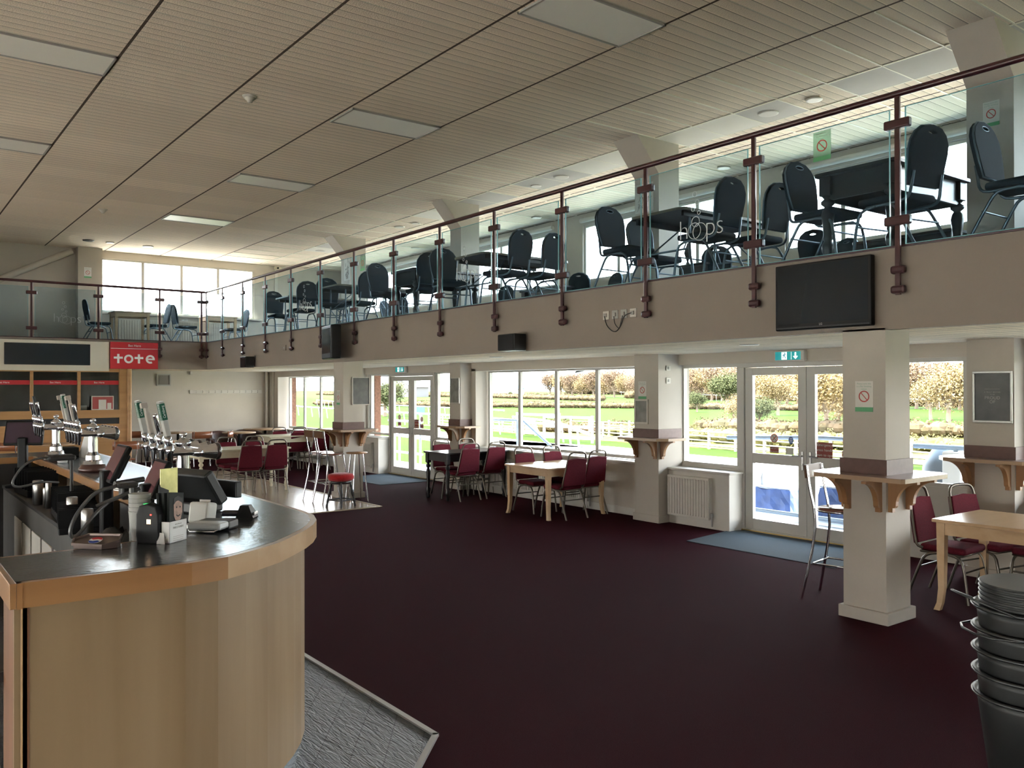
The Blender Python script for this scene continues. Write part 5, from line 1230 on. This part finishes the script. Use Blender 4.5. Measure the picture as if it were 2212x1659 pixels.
# drip tray with round badge
t = thing('drip_tray', 'flat brownish metal drip tray with round blue and red badge on the near bar edge', 'drip tray', (-3.93, .775, ZT+.002), math.radians(48))
P = [(-.085, -.045), (.055, -.055), (.105, -.01), (.09, .045), (-.06, .045), (-.105, .0)]
Pi_ = [(p[0]*.92, p[1]*.9) for p in P]
mb = MB().prism(Pi_, 0, .03); n = len(P)
mb.add([(*p, .028) for p in P]+[(*p, .038) for p in P]+[(*p, .028) for p in Pi_]+[(*p, .038) for p in Pi_], [(i, (i+1) % n, n+(i+1) % n, n+i) for i in range(n)]+[(n+i, n+(i+1) % n, 3*n+(i+1) % n, 3*n+i) for i in range(n)]+[(2*n+(i+1) % n, 2*n+i, 3*n+i, 3*n+(i+1) % n) for i in range(n)]+[((i+1) % n, i, 2*n+i, 2*n+(i+1) % n) for i in range(n)])
mb.v = [(x_, y_, z_+(.30*y_ if z_ > .02 else 0)) for x_, y_, z_ in mb.v]
TL = Matrix.Rotation(math.atan(.30), 4, 'X')
link('tray', mb, mat('brown_steel', (.13, .095, .085), .3, .5), t)
bd = link('badge', MB().mesh(curve_mesh([circ(.028)], .0005), TL @ Matrix.Translation((0, 0, .0325))), M_wlet, t)
up = [(.027*math.cos(a), .027*math.sin(a)) for a in [PI*(.06+.80*i/12) for i in range(13)]]+[(-.012, .004), (.006, .010)]
dn = [(.027*math.cos(a), .027*math.sin(a)) for a in [PI*(1.06+.80*i/12) for i in range(13)]]+[(.012, -.004), (-.006, -.010)]
link('badge_red', MB().mesh(curve_mesh([up], .0005), TL @ Matrix.Translation((0, 0, .0338))), M_red, bd); link('badge_blue', MB().mesh(curve_mesh([dn], .0005), TL @ Matrix.Translation((0, 0, .0338))), mat('badge_blue', (.01, .04, .30), .4), bd)
M_hose = mat('dark_hose', (.06, .06, .06), .3, spec=.6)
t = thing('drinks_hose', 'dark drinks hose looping over the inner bar near the drip tray', 'hose', (-4.6, .9, ZT))
link('hose', MB().tube([(-.05, .12, .19), (0, .09, .18), (0, .02, .17), (0, -.033, .13), (0, -.09, .05), (0, -.114, -.02), (0, -.104, -.06), (0, -.063, -.03), (-.02, .0, .05), (-.08, .08, .10)], .009, 10, sub=2), M_hose, t)
link('dispenser_gun', MB().box(-.10, .02, .10, .20, .17, .20, .012).box(-.16, -.08, .14, .22, .10, .19, .012).cyl((-.05, .1, .19), (-.1, .25, .20), .014), M_bardk, t)
link('support_arm', MB().cyl((-.05, .18, .19), (-.05, .18, -.25), .012).cyl((-.08, .02, .08), (-.05, .22, .16), .010), M_hose, t)
t = thing('drinks_hose', 'dark drinks hose looping at the left of the inner bar', 'hose', (-6.8, .9, ZT))
link('hose', MB().tube([(-.05, .16, .18), (0, .13, .187), (0, .05, .184), (0, -.03, .14), (0, -.09, .05), (0, -.097, .0), (0, -.044, -.014), (0, .085, .02), (-.05, .2, .0)], .008, 10, sub=2), M_hose, t)
link('dispenser_gun', MB().box(-.10, .04, .12, .30, .16, .20, .015).cyl((-.03, .28, .18), (-.03, .28, -.25), .012), M_bardk, t)

# steel canisters on the inner worktop
for i, (x, y, r, h) in enumerate(((-7.78, 1.10, .04, .19), (-7.56, 1.12, .018, .15), (-7.48, 1.13, .022, .20), (-6.35, 1.10, .035, .2), (-5.75, 1.08, .035, .19))):
    t = thing('steel_canister', ['widest steel canister on the inner bar shelf at left', 'thinnest steel canister on the inner bar shelf', 'tall thin steel canister on the inner bar shelf', 'steel canister below the reddish slim screen', 'steel canister nearest the hose'][i], 'canister', (x, y, .901), 0, 'steel canisters'); link('body', MB().lathe([(0, 0), (r, 0), (r, h), (r*.9, h+.005), (0, h+.005)], (0, 0, 0), 18), M_steel, t)
# black clutter on the staff side: glass racks, mats, boxes
def rack(x, y, z, w_, d_, h_, label, n=6):
    t = thing('glass_rack', label, 'rack', (x, y, z), random.uniform(-.2, .2), 'dark racks behind the bar')
    link('base', MB().box(-w_/2, w_/2, -d_/2, d_/2, 0, h_*.25, .006), M_black, t)
    m = MB()
    for i in range(n): xx = -w_/2+.01+i*(w_-.02)/(n-1); m.box(xx-.004, xx+.004, -d_/2, d_/2, h_*.25, h_)
    link('ribs', m, M_black, t); return t
rack(-6.9, 1.2, .901, .5, .24, .20, 'dark rack on the inner bar under the middle beer font')
rack(-6.25, 1.12, .901, .45, .24, .16, 'dark rack on the inner bar behind the hose')
rack(-8.6, 1.2, .901, .55, .24, .22, 'dark rack on the inner bar at far left')
rack(-4.75, .98, .901, .26, .13, .16, 'dark rack on the inner bar behind the cup stack')
rack(-9.3, 1.55, ZT+.002, .25, .2, .10, 'dark low rack on the bar under the purple screen')
t = thing('bar_cloth', 'crumpled dark cloth on the inner bar edge', 'cloth', (-5.40, 1.16, .78), .4); mb = MB(); n = 12; vs = []
rr = random.Random(4)
for i in range(n):
    for j in range(n): vs.append(((i/(n-1)-.5)*.4, (j/(n-1)-.5)*.3, .2+rr.uniform(-.03, .05)-.25*((i/(n-1)-.5)**2+(j/(n-1)-.5)**2)))
link('cloth', mb.add(vs, [(i*n+j, (i+1)*n+j, (i+1)*n+j+1, i*n+j+1) for i in range(n-1) for j in range(n-1)], True), M_dark, t)
t = thing('leaflet_stand', 'white A-shaped leaflet stand on the bar behind the middle beer font', 'stand', (-9.15, 1.72, ZT+.002), math.radians(20))
link('stand', MB().add([(-.09, -.04, 0), (.05, -.04, 0), (.04, 0, .24), (-.04, 0, .24), (-.09, .06, 0), (.05, .06, 0), (.04, .02, .24), (-.04, .02, .24)], [(0, 1, 2, 3), (4, 7, 6, 5), (0, 3, 7, 4), (1, 5, 6, 2), (3, 2, 6, 7)]), M_paper, t)
link('dark_card', MB().box(.04, .12, -.01, .0, .10, .24), M_dark, t); link('white_foot', MB().box(.05, .11, -.02, .02, 0, .10, .003), M_paper, t)
t = thing('paper_cup', 'small white cup on the bar edge left of the middle beer font', 'cup', (-8.65, 1.42, ZT+.002)); link('cup', MB().lathe([(0, 0), (.04, 0), (.05, .055), (.05, .06), (0, .06)], (0, 0, 0), 18), M_paper, t)
t = thing('change_tray', 'small shiny metal tray with papers on the inner bar edge', 'tray', (-5.95, 1.36, ZT+.002), .3); link('tray', MB().box(-.13, .13, -.04, .04, 0, .012, .004), M_steel, t); link('papers', MB().box(-.1, .02, -.03, .03, .012, .02), M_paper, t)
# equipment at the far left edge behind the bar
t = thing('bar_machine', 'dark bulky drinks machine at the left edge behind the bar', 'machine', (-8.3, .35, 0), 0)
link('body', MB().box(-.4, .4, -.35, .2, 0, .98, .02), M_black, t); link('worktop', MB().box(-.42, .42, -.37, .22, .98, 1.0, .004), M_dark, t)
link('front_panel', MB().box(.40, .405, -.3, .15, .2, .9, .004), M_bardk, t)
t = thing('bar_cabinet', 'dark back cabinet low at the left edge inside the bar', 'cabinet', (-6.2, -.2, 0), 0)
link('body', MB().box(-.8, .5, -.4, .1, 0, .88, .01), M_bardk, t); link('steel_top', MB().box(-.82, .52, -.42, .12, .88, .9, .003), M_black, t); link('door', MB().box(-.7, .4, .1, .115, .1, .8, .004), M_dark, t)
# ================================================================ outside
GZ = -1.6
M_grass = mat('grass', (.0235, .040, .0048), .95, noise=.25, nscale=.35, col2=(.020, .035, .005), spec=.02)
M_grass2 = mat('far_field', (.028, .043, .0085), .95, noise=.15, nscale=.02, col2=(.031, .045, .010), spec=.02)
M_rough = mat('rough_grass', (0.120, 0.102, 0.030), .95, noise=.5, nscale=.6, col2=(0.060, 0.078, 0.018), spec=.05)
M_path = mat('pale_path', (.74, .68, .58), .8, noise=.1, nscale=.4)
M_conc = mat('terrace_concrete', (0.410, 0.426, 0.451), .8, noise=.15, nscale=2)
g = MB().box(-900, 500, 14.0, 700, GZ-.5, GZ)
struct('ground_outside', g, M_grass)
struct('ground_bounce_forecourt', MB().box(-120, 120, -90, YB-.2, -.4, -.1).box(XR+.2, 120, YB-.2, 9, -.4, -.1).box(-120, XL-.2, YB-.2, 9, -.4, -.1), mat('bounce_forecourt_concrete', (.62, .56, .48), .9, noise=.08, nscale=.3))  # unseen pale ground, added to bounce daylight up through the back windows
struct('ground_far_field', MB().add([(-1200, 130, GZ+.02), (500, 130, GZ+.02), (500, 330, GZ+.6), (-1200, 330, GZ+.6), (-1200, 900, GZ+1.6), (500, 900, GZ+1.6)], [(0, 1, 2, 3), (3, 2, 5, 4)]), M_grass2)
# paths and track surfaces
pa = MB().prism([(-24, 18.0), (8, 18), (8, 33), (-28.5, 33.5), (-36, 34.5), (-45, 33)], GZ, GZ+.03).prism([(-70, 33), (-45, 29), (-36, 33), (-70, 38)], GZ, GZ+.03)
struct('ground_path', pa, M_path)
struct('ground_rough', MB().prism([(-70, 41), (-40, 38), (10, 37), (10, 70), (-45, 60)], GZ, GZ+.03), M_rough)
# hills
def hills(name, y, x0, x1, h, m, seed, step=20, base=GZ):
    rr = random.Random(seed); n = int((x1-x0)/step); vs = []; a = [rr.uniform(0, 6) for _ in range(6)]
    for i in range(n+1):
        x = x0+i*step; z = h*(.55+.2*math.sin(x/170+a[0])+.12*math.sin(x/60+a[1])+.06*math.sin(x/23+a[2]))
        vs += [(x, y, base), (x, y+60, base+z), (x, y+200, base)]
    return struct(name, MB().add(vs, [(i*3+k, (i+1)*3+k, (i+1)*3+k+1, i*3+k+1) for i in range(n) for k in (0, 1)], True), m)
M_hill = mat('hazed_hill', (0.096, 0.120, 0.144), .95, noise=.2, nscale=.02)  # bluish distance haze is mixed into this base colour
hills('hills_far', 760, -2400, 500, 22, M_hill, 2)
hills('hills_mid', 420, -1500, -330, 6, mat('misty_hedgerow', (.05, .06, .055), .95, noise=.4, nscale=.06), 5, 10, GZ+.5)

# terrace outside the doors and the gallery overhang
struct('terrace', MB().box(-24, 8, 9.13, 10.9, -.25, -.03), M_conc)
ts = MB()
for i in range(4): ts.box(-24, 8, 10.9+i*.75, 10.9+(i+1)*.75, GZ-.1, -.33-i*.32)
struct('terrace_steps', ts, M_conc)
M_brick = mat('brick_reveal', (.22, .10, .06), .9, noise=.4, nscale=20)
struct('trim_50', MB().box(-22.3, -21.98, 9.15, 9.3, 0, 2.6).box(-17.7, -17.2, 9.15, 9.3, 0, 2.6), M_brick)
M_galv = mat('galvanised_rail', (.30, .36, .44), .45, .3)
def rail(name, label, segs, posts, r=.03, grp='galvanised terrace handrails'):
    t = thing(name, label, 'handrail', (0, 0, 0), 0, grp)
    m = MB()
    for s_ in segs: m.tube(s_, r, 8)
    link('rail', m, M_galv, t)
    for p in posts: link('post', MB().cyl((p[0], p[1], p[3]), (p[0], p[1], p[2]), r*.95), M_galv, t)
rail('terrace_handrail', 'pale galvanised handrail outside the nearer glazed doors', [[(-8.6, 10.75, 1.05), (-7.0, 10.75, 1.12), (-6.55, 10.75, 1.12), (-6.3, 10.75, .85)], [(-8.6, 10.3, .06), (-5.0, 10.3, .06)]], [(-8.2, 10.75, 1.06, -.05), (-7.05, 10.75, 1.12, -.05)])
rail('terrace_handrail', 'pale galvanised handrail seen through the right-hand window', [[(-5.85, 11.2, 1.05), (-2.0, 11.2, 1.05)], [(-5.85, 11.2, .5), (-2, 11.2, .5)]], [(-5.3, 11.2, 1.05, -.6), (-3.5, 11.2, 1.05, -.6)], .035)
rail('terrace_handrail', 'sloping galvanised stair rail outside the four-pane window', [[(-16.2, 11.5, 1.10), (-14.95, 11.5, 1.12)], [(-14.77, 11.5, 1.12), (-13.4, 11.5, .38), (-12.6, 11.5, -.1)], [(-16.2, 11.6, .55), (-15.3, 11.6, .2)]], [(-14.97, 11.5, 1.12, -.7), (-13.75, 11.5, .56, -.7)])
rail('terrace_handrail', 'white metal barrier outside the far glazed doors', [[(-21, 11.6, .95), (-19.2, 11.6, .95)], [(-21, 11.6, .1), (-19.2, 11.6, .1)], [(-19.5, 11.6, .55), (-18.6, 11.6, .5)]], [(-20.4, 11.6, .95, -.4), (-19.3, 11.6, .95, -.4)])
# tarpaulin covered stacks
M_tarp = mat('blue_tarpaulin', (.03, .075, .24), .4, noise=.35, nscale=5, bump=.8, bscale=7, spec=.6)
def tarp(x0, x1, y0, y1, z0, z1, label, seed):
    t = thing('covered_stack', label, 'tarpaulin cover', ((x0+x1)/2, (y0+y1)/2, z0), 0, 'blue tarpaulin covered stacks')
    rr = random.Random(seed); bm = bmesh.new(); bmesh.ops.create_cube(bm, size=1); bmesh.ops.subdivide_edges(bm, edges=bm.edges[:], cuts=7, use_grid_fill=True)
    hx, hy, h = (x1-x0)/2, (y1-y0)/2, z1-z0
    for v in bm.verts:
        k = 1+.10*(.5-v.co.z)+rr.uniform(-.035, .035); v.co = Vector((v.co.x*2*hx*k, v.co.y*2*hy*k, (v.co.z+.5)*h*rr.uniform(.985, 1.015)))
    bm.verts.index_update(); m = MB().add([v.co.copy() for v in bm.verts], [[v.index for v in f.verts] for f in bm.faces], False); bm.free()
    link('blue_cover', m, M_tarp, t); link('clear_sheet', MB().box(-hx*.98, hx*.98, -hy*.98, hy*.98, h*.995, h*1.03, .005), mat('clear_sheet', (.35, .38, .45), .2), t)
tarp(-8.55, -7.85, 11.3, 12.0, -.65, .24, 'blue tarpaulin covered stack outside behind the left leaf of the nearer doors', 1)
tarp(-7.0, -6.2, 10.75, 11.6, -.33, .42, 'larger blue tarpaulin covered stack outside behind the right leaf of the nearer doors', 2)
t = thing('bottle', 'small bottle standing on the blue covered stack outside', 'bottle', (-8.5, 11.5, .27)); link('body', MB().lathe([(0, 0), (.03, 0), (.032, .12), (.012, .17), (.012, .2), (0, .2)], (0, 0, 0), 12), M_grey, t)
t = thing('grey_drum', 'grey rounded machine cover outside the right-hand window', 'machine', (-5.55, 11.45, -.65)); link('cover', MB().lathe([(0, 0), (.34, 0), (.33, 1.0), (.28, 1.45), (.15, 1.68), (0, 1.72)], (0, 0, 0), 20), mat('grey_cover', (.14, .16, .18), .6), t)
link('white_side_panel', MB().box(.12, .36, -.36, .0, .5, 1.65, .02), M_white, t)
t = thing('flood_light', 'dark floodlight under the gallery overhang outside the four-pane window', 'lamp', (-11.15, 10.2, 2.30)); link('body', MB().add([(-.3, -.12, -.20), (.12, -.12, -.14), (.3, -.12, .04), (-.1, -.12, .04), (-.3, .12, -.20), (.12, .12, -.14), (.3, .12, .04), (-.1, .12, .04)], [(0, 1, 2, 3), (7, 6, 5, 4), (0, 4, 5, 1), (1, 5, 6, 2), (2, 6, 7, 3), (3, 7, 4, 0)]), mat('lamp_grey', (.06, .065, .065), .5), t)
struct('trim_51', MB().box(-24, -17.6, 10.85, 10.95, 2.14, 2.22), mat('outside_beam', (.12, .12, .13), .6))

# racecourse rails and post-and-rail fences
M_plas = mat('white_plastic_rail', (0.252, 0.252, 0.240), .5); M_fence = mat('pale_timber_fence', (0.192, 0.168, 0.120), .7)
def track_rail(label, pts, h=1.15, sp=4.0):
    t = thing('running_rail', label, 'rail', (0, 0, 0), 0, 'white racecourse running rails')
    link('rail', MB().tube([(x, y, GZ+h) for x, y in pts], .09, 8, sub=1), M_plas, t); k = 0
    for i in range(len(pts)-1):
        a, b_ = Vector(pts[i]), Vector(pts[i+1]); n = max(1, int((b_-a).length/sp))
        for j in range(n):
            if k >= 60: break
            p = a+(b_-a)*j/n; k += 1; link('post', MB().cyl((p.x, p.y+.15, GZ), (p.x, p.y, GZ+h), .06, n=6), M_plas, t)
track_rail('white running rail curving across the near grass in the far left window', [(-150, 62), (-110, 45), (-80, 41), (-60, 39.5), (-45, 36)], sp=3)
track_rail('white running rail farther off in the far left window', [(-160, 72), (-120, 60), (-70, 52)], sp=5)
track_rail('white running rail across the track outside the four-pane window', [(-54, 41), (-44, 37), (-38, 33), (-32, 29)], sp=2.5)
def fence(label, a, b_, n, h=1.0, rails=4, m=None):
    t = thing('post_and_rail_fence', label, 'fence', (0, 0, 0), 0, 'pale post and rail fences'); a, b_ = Vector(a), Vector(b_)
    for i in range(n+1): p = a+(b_-a)*i/n; link('post', MB().box(p.x-.06, p.x+.06, p.y-.06, p.y+.06, GZ, GZ+h*1.08), m or M_fence, t)
    r = MB()
    for k in range(rails): z = GZ+h*(k+.8)/(rails); r.tube([(a.x, a.y, z), (b_.x, b_.y, z)], .045, 4)
    link('rails', r, m or M_fence, t)
fence('pale post and rail fence beyond the path outside the nearer doors', (-42, 39.5), (-8, 33.5), 16)
fence('darker fence with hedge behind at the right of the four-pane window', (-47, 41), (-38, 42), 5, 1.1, 3)
fence('pale fence zigzag outside the four-pane window', (-70, 43), (-48, 38.5), 12, 1.0, 4)
fence('pale fence on the green seen in the right-hand window', (-20, 45), (-4, 44), 8)
# steeplechase fence frames
for i, (x, y) in enumerate(((-46.5, 37.5), (-41, 35.5))):
    t = thing('white_track_gate', ['white track gate outside the four-pane window, left one', 'white track gate outside the four-pane window, right one'][i], 'gate', (x, y, GZ), .2, 'white track gates'); link('frame', MB().box(-2, 2, -.05, .05, .2, .35).box(-2, 2, -.05, .05, .9, 1.05).box(-2, 2, -.05, .05, 1.5, 1.65).box(-2, -1.85, -.05, .05, 0, 1.7).box(1.85, 2, -.05, .05, 0, 1.7), M_plas, t)
# advertising boards
for i, (x, y, w_, c, lb) in enumerate(((-86, 45.5, 2.6, (.4, .4, .42), 'long white advertising board on the track seen beside the second pillar'), (-81.5, 48.5, 2.0, (.02, .10, .05), 'green advertising board on the track right of the white one'))):
    t = thing('advertising_board', lb, 'board', (x, y, GZ), .5, 'track advertising boards'); link('panel', MB().box(-w_/2, w_/2, -.1, .1, .5, 1.4), mat('board_paint_%d' % i, c, .5), t)
    link('leg', MB().box(-w_/2+.3, -w_/2+.5, -.1, .1, 0, .5), M_plas, t); link('leg', MB().box(w_/2-.5, w_/2-.3, -.1, .1, 0, .5), M_plas, t)
# hedges
M_hedge = mat('winter_hedge', (0.090, 0.057, 0.034), .95, noise=.5, nscale=.9, col2=(0.053, 0.045, 0.023), spec=.05)
M_yhedge = mat('gorse_hedge', (0.102, 0.086, 0.034), .95, noise=.5, nscale=.9, col2=(0.070, 0.061, 0.025), spec=.05)
def hedge(label, pts, h, w_, m, seed, z=GZ):
    rr = random.Random(seed); o = MB(); P = []
    for i in range(len(pts)-1):
        a, b_ = Vector(pts[i]), Vector(pts[i+1]); n = max(2, int((b_-a).length/(h*.55)))
        for j in range(n): P.append(a+(b_-a)*j/n)
    for p in P:
        r = h*rr.uniform(.42, .62); cx, cy, cz = p.x, p.y+rr.uniform(-.2, .2)*w_, z+h*rr.uniform(.40, .55); N_ = 10; M__ = 6
        ph = rr.uniform(0, 6)
        vs = []
        for i in range(M__+1):
            t_ = PI*i/M__
            for k in range(N_):
                q = r*rr.uniform(.70, 1.05); vs.append((cx+q*1.15*math.sin(t_)*math.cos(2*PI*k/N_+ph), cy+w_*.5*math.sin(t_)*math.sin(2*PI*k/N_+ph), cz+q*math.cos(t_)))
        o.add(vs, [(i*N_+k, i*N_+(k+1) % N_, (i+1)*N_+(k+1) % N_, (i+1)*N_+k) for i in range(M__) for k in range(N_)])
        for q_ in range(70):
            t_, f_ = rr.uniform(0, PI), rr.uniform(0, 2*PI); q = r*rr.uniform(.95, 1.30)
            c = Vector((cx+q*1.2*math.sin(t_)*math.cos(f_), cy+w_*.58*math.sin(t_)*math.sin(f_), cz+q*math.cos(t_)))
            if c.z < z: continue
            n_ = Vector((rr.gauss(0, 1), rr.gauss(0, 1), rr.gauss(0, 1))).normalized(); u_ = n_.orthogonal().normalized()*r*rr.uniform(.06, .16); v_ = n_.cross(u_)
            o.add([c+u_, c+v_, c-u_, c-v_], [(0, 1, 2, 3)])
    hd = link('hedge', o, m); tag(hd, label, 'hedge', 'hedges across the fields')
hedge('brown hedge line crossing the middle of the green fields', [(-165, 74), (-135, 84), (-100, 104), (-70, 112)], 1.0, 2, M_hedge, 1)
hedge('brown hedge low at right of the four-pane window', [(-52, 42.5), (-38, 45)], .9, 1.5, M_hedge, 2)
hedge('reddish hedge below the trees outside the nearer doors', [(-44, 52), (-36, 55), (-26, 60), (-12, 60)], 1.1, 2.2, M_hedge, 3)
hedge('yellowish gorse hedge just behind the pale fence outside the nearer doors', [(-44, 43), (-36, 42.5), (-30, 42), (-16, 46)], .9, 2, M_yhedge, 4)
hedge('yellowish hedge seen low in the right-hand window', [(-22, 50), (-8, 52), (4, 52)], 1.0, 2, M_yhedge, 5)
hedge('thin brown hedge on the far field left', [(-420, 190), (-250, 175), (-160, 150)], 1.6, 3, M_hedge, 6)
hedge('hedge line at the feet of the trees beyond the field', [(-190, 190), (-120, 180), (-80, 150), (-40, 130)], 2.5, 3, M_hedge, 7)
M_wood = mat('woodland_twigs', (0.119, 0.081, 0.057), .95, noise=.45, nscale=.25, col2=(0.095, 0.074, 0.043), spec=.05)
hedge('long brown woodland belt on the rise beyond the fields at right', [(-330, 290), (-190, 250), (-120, 215), (-60, 190), (20, 175)], 9, 12, M_wood, 9)
# white rail beyond the far field
track_rail('thin white rail at the far side of the field below the trees', [(-330, 310), (-190, 205), (-110, 150), (-40, 118)], 1.6, 12)

# trees: real branches and twiggy crowns
def tree_proto(label, h, r, m_leaf, seed, dens=1500, leafsz=.32, trunk=.25, low=.28):
    rr = random.Random(seed); t = thing('tree', label, 'tree', (0, 0, 0), 0, 'trees beyond the fields')
    br = MB(); tips = []
    def grow(p, d, L_, rad, lev):
        q = p+d*L_; br.tube([p, p+d*L_*.5+Vector((rr.uniform(-.1, .1), rr.uniform(-.1, .1), 0))*L_*.3, q], [rad, rad*.8, rad*.6], 5)
        if lev >= 3: tips.append(q); return
        for k in range(4 if lev else 5):
            a = rr.uniform(0, 2*PI); sp = rr.uniform(.35, .9); nd = (d+Vector((math.cos(a)*sp, math.sin(a)*sp, rr.uniform(-.1, .35)))).normalized()
            tips.append(q); grow(q-d*L_*rr.uniform(0, .4), nd, L_*rr.uniform(.68, .88), rad*.55, lev+1)
    grow(Vector((0, 0, 0)), Vector((0, 0, 1)), h*.26, trunk, 0)
    link('branches', br, M_bark, t)
    lf = MB(); vs = []; fs = []
    for i in range(dens):
        c = rr.choice(tips)+Vector((rr.gauss(0, .09)*r*1.6, rr.gauss(0, .09)*r*1.6, rr.gauss(0, .07)*h))
        if c.z < h*low*.6: continue
        n_ = Vector((rr.gauss(0, 1), rr.gauss(0, 1), rr.gauss(0, 1))).normalized(); u = n_.orthogonal().normalized(); v = n_.cross(u); s_ = leafsz*rr.uniform(.5, 1.2); k = len(vs)
        vs += [c+u*s_, c+v*s_*.6, c-u*s_, c-v*s_*.6]; fs.append((k, k+1, k+2, k+3))
    lf.add(vs, fs); link('twig_crown', lf, m_leaf, t)
    return t
M_bark = mat('bark', (.13, .09, .06), .9)
M_tw1 = mat('golden_twigs', (0.197, 0.143, 0.070), .9, noise=.35, nscale=.5, col2=(0.148, 0.098, 0.049), spec=.05)
M_tw2 = mat('brown_twigs', (0.156, 0.102, 0.066), .9, noise=.3, nscale=.5, spec=.05)
M_tw3 = mat('dull_green_leaves', (0.070, 0.074, 0.033), .9, noise=.3, nscale=.5, spec=.05)
T1 = Kind(tree_proto('', 9, 4, M_tw1, 1, 7000, .13), None); T2 = Kind(tree_proto('', 10, 4.5, M_tw2, 2, 8000, .15), None); T3 = Kind(tree_proto('', 6, 3, M_tw3, 3, 7000, .13, low=.1), None)
def place(K, x, y, lb, sc=1.0, z=GZ, rz=None):
    o = K.put(x, y, z, rz if rz is not None else random.uniform(0, 360), lb, 'trees beyond the fields'); o.scale = (sc*1.15, sc*1.15, sc); return o
# belt of trees behind the right-hand fields, one by one from left to right
belt = []
n = 44
for i in range(n):
    f_ = i/(n-1); u = 1188+f_*1000; rng = 330-190*min(1, f_*1.7) if f_ < .6 else 150-30*(f_-.6)/.4
    d = (_V*1.0+_R*((u-1106)/_f)); k = rng
    belt.append((d.x*k, d.y*k, u))
names = ['golden-brown', 'brown', 'bare brown', 'yellowish']
ordn = ['first', 'second', 'third', 'fourth', 'fifth', 'sixth', 'seventh', 'eighth', 'ninth', 'tenth', 'eleventh', 'twelfth', 'thirteenth', 'fourteenth', 'fifteenth', 'sixteenth', 'seventeenth', 'eighteenth', 'nineteenth', 'twentieth']
for i, (x, y, u) in enumerate(belt):
    where = 'four-pane window' if u < 1400 else ('nearer doors glazing' if u < 1830 else 'right-hand window')
    j = i if u < 1400 else (i-10 if u < 1830 else i-28)
    K = T1 if i % 2 else T2
    place(K, x, y, '%s belt tree seen in the %s, %s from left' % ('golden' if i % 2 else 'brown', where, ordn[max(0, min(19, j))]), (.80+.3*random.random())*math.hypot(x, y)/(230 if u < 1400 else 150))
def at(u, d): v = _V+_R*((u-1106)/_f); v = v*(d/1.0); return v.x, v.y
for u, d, K, sc, lb in ((1505, 120, T3, .62, 'round olive bush in the left side window by the nearer doors'), (1570, 150, T3, 1.3, 'dark green spreading tree in the side window by the nearer doors'), (1592, 75, T1, .42, 'small pale twiggy tree at the edge of the side window by the nearer doors'),
                        (1640, 78, T3, .55, 'dull green bush at the left of the nearer doors glass'), (1680, 105, T1, .75, 'golden rounded tree centred in the left leaf of the nearer doors'), (1785, 62, T1, .82, 'bare forked tree seen in the right leaf of the nearer doors'), (1812, 66, T1, .6, 'bare tree beside the forked one in the right leaf'),
                        (2050, 72, T1, .85, 'spreading golden tree in the right-hand window'), (2010, 90, T1, .7, 'paler golden tree left in the right-hand window'), (2085, 95, T2, .8, 'brown tree at the right edge of the right-hand window'),
                        (831, 105, T3, .95, 'ivy-clad tree seen left of the far glazed doors'), (1100, 300, T3, .5, 'tiny far tree over the field in the first pane of the four-pane window')):
    x, y = at(u, d); place(K, x, y, lb, sc)
# distant buildings
t = thing('barn', 'grey gabled barn on the skyline through the far glazed doors', 'barn', (*at(882, 330), GZ), .3); link('walls', MB().prism([(-6, 0), (6, 0), (6, 4), (0, 7), (-6, 4)], -5, 5, frame_mat((0, 0, 0), (1, 0, 0), (0, 0, 1))), mat('barn_grey', (.10, .09, .085), .8), t); link('roof', MB().add([(-6.6, -5.3, 3.9), (0, -5.3, 7.2), (0, 5.3, 7.2), (-6.6, 5.3, 3.9), (6.6, -5.3, 3.9), (6.6, 5.3, 3.9)], [(0, 1, 2, 3), (1, 4, 5, 2)]), mat('barn_roof', (.16, .15, .15), .7), t)
t = thing('farm_shed', 'long low dark-roofed shed on the skyline in the first pane of the four-pane window', 'shed', (*at(1093, 420), GZ), .5); link('walls', MB().box(-8, 8, -4, 4, 0, 3.0), M_white, t); link('roof', MB().prism([(-4.6, 2.9), (4.6, 2.9), (0, 4.4)], -8.4, 8.4, frame_mat((0, 0, 0), (0, 1, 0), (0, 0, 1))), mat('shed_roof', (.05, .08, .13), .6), t)
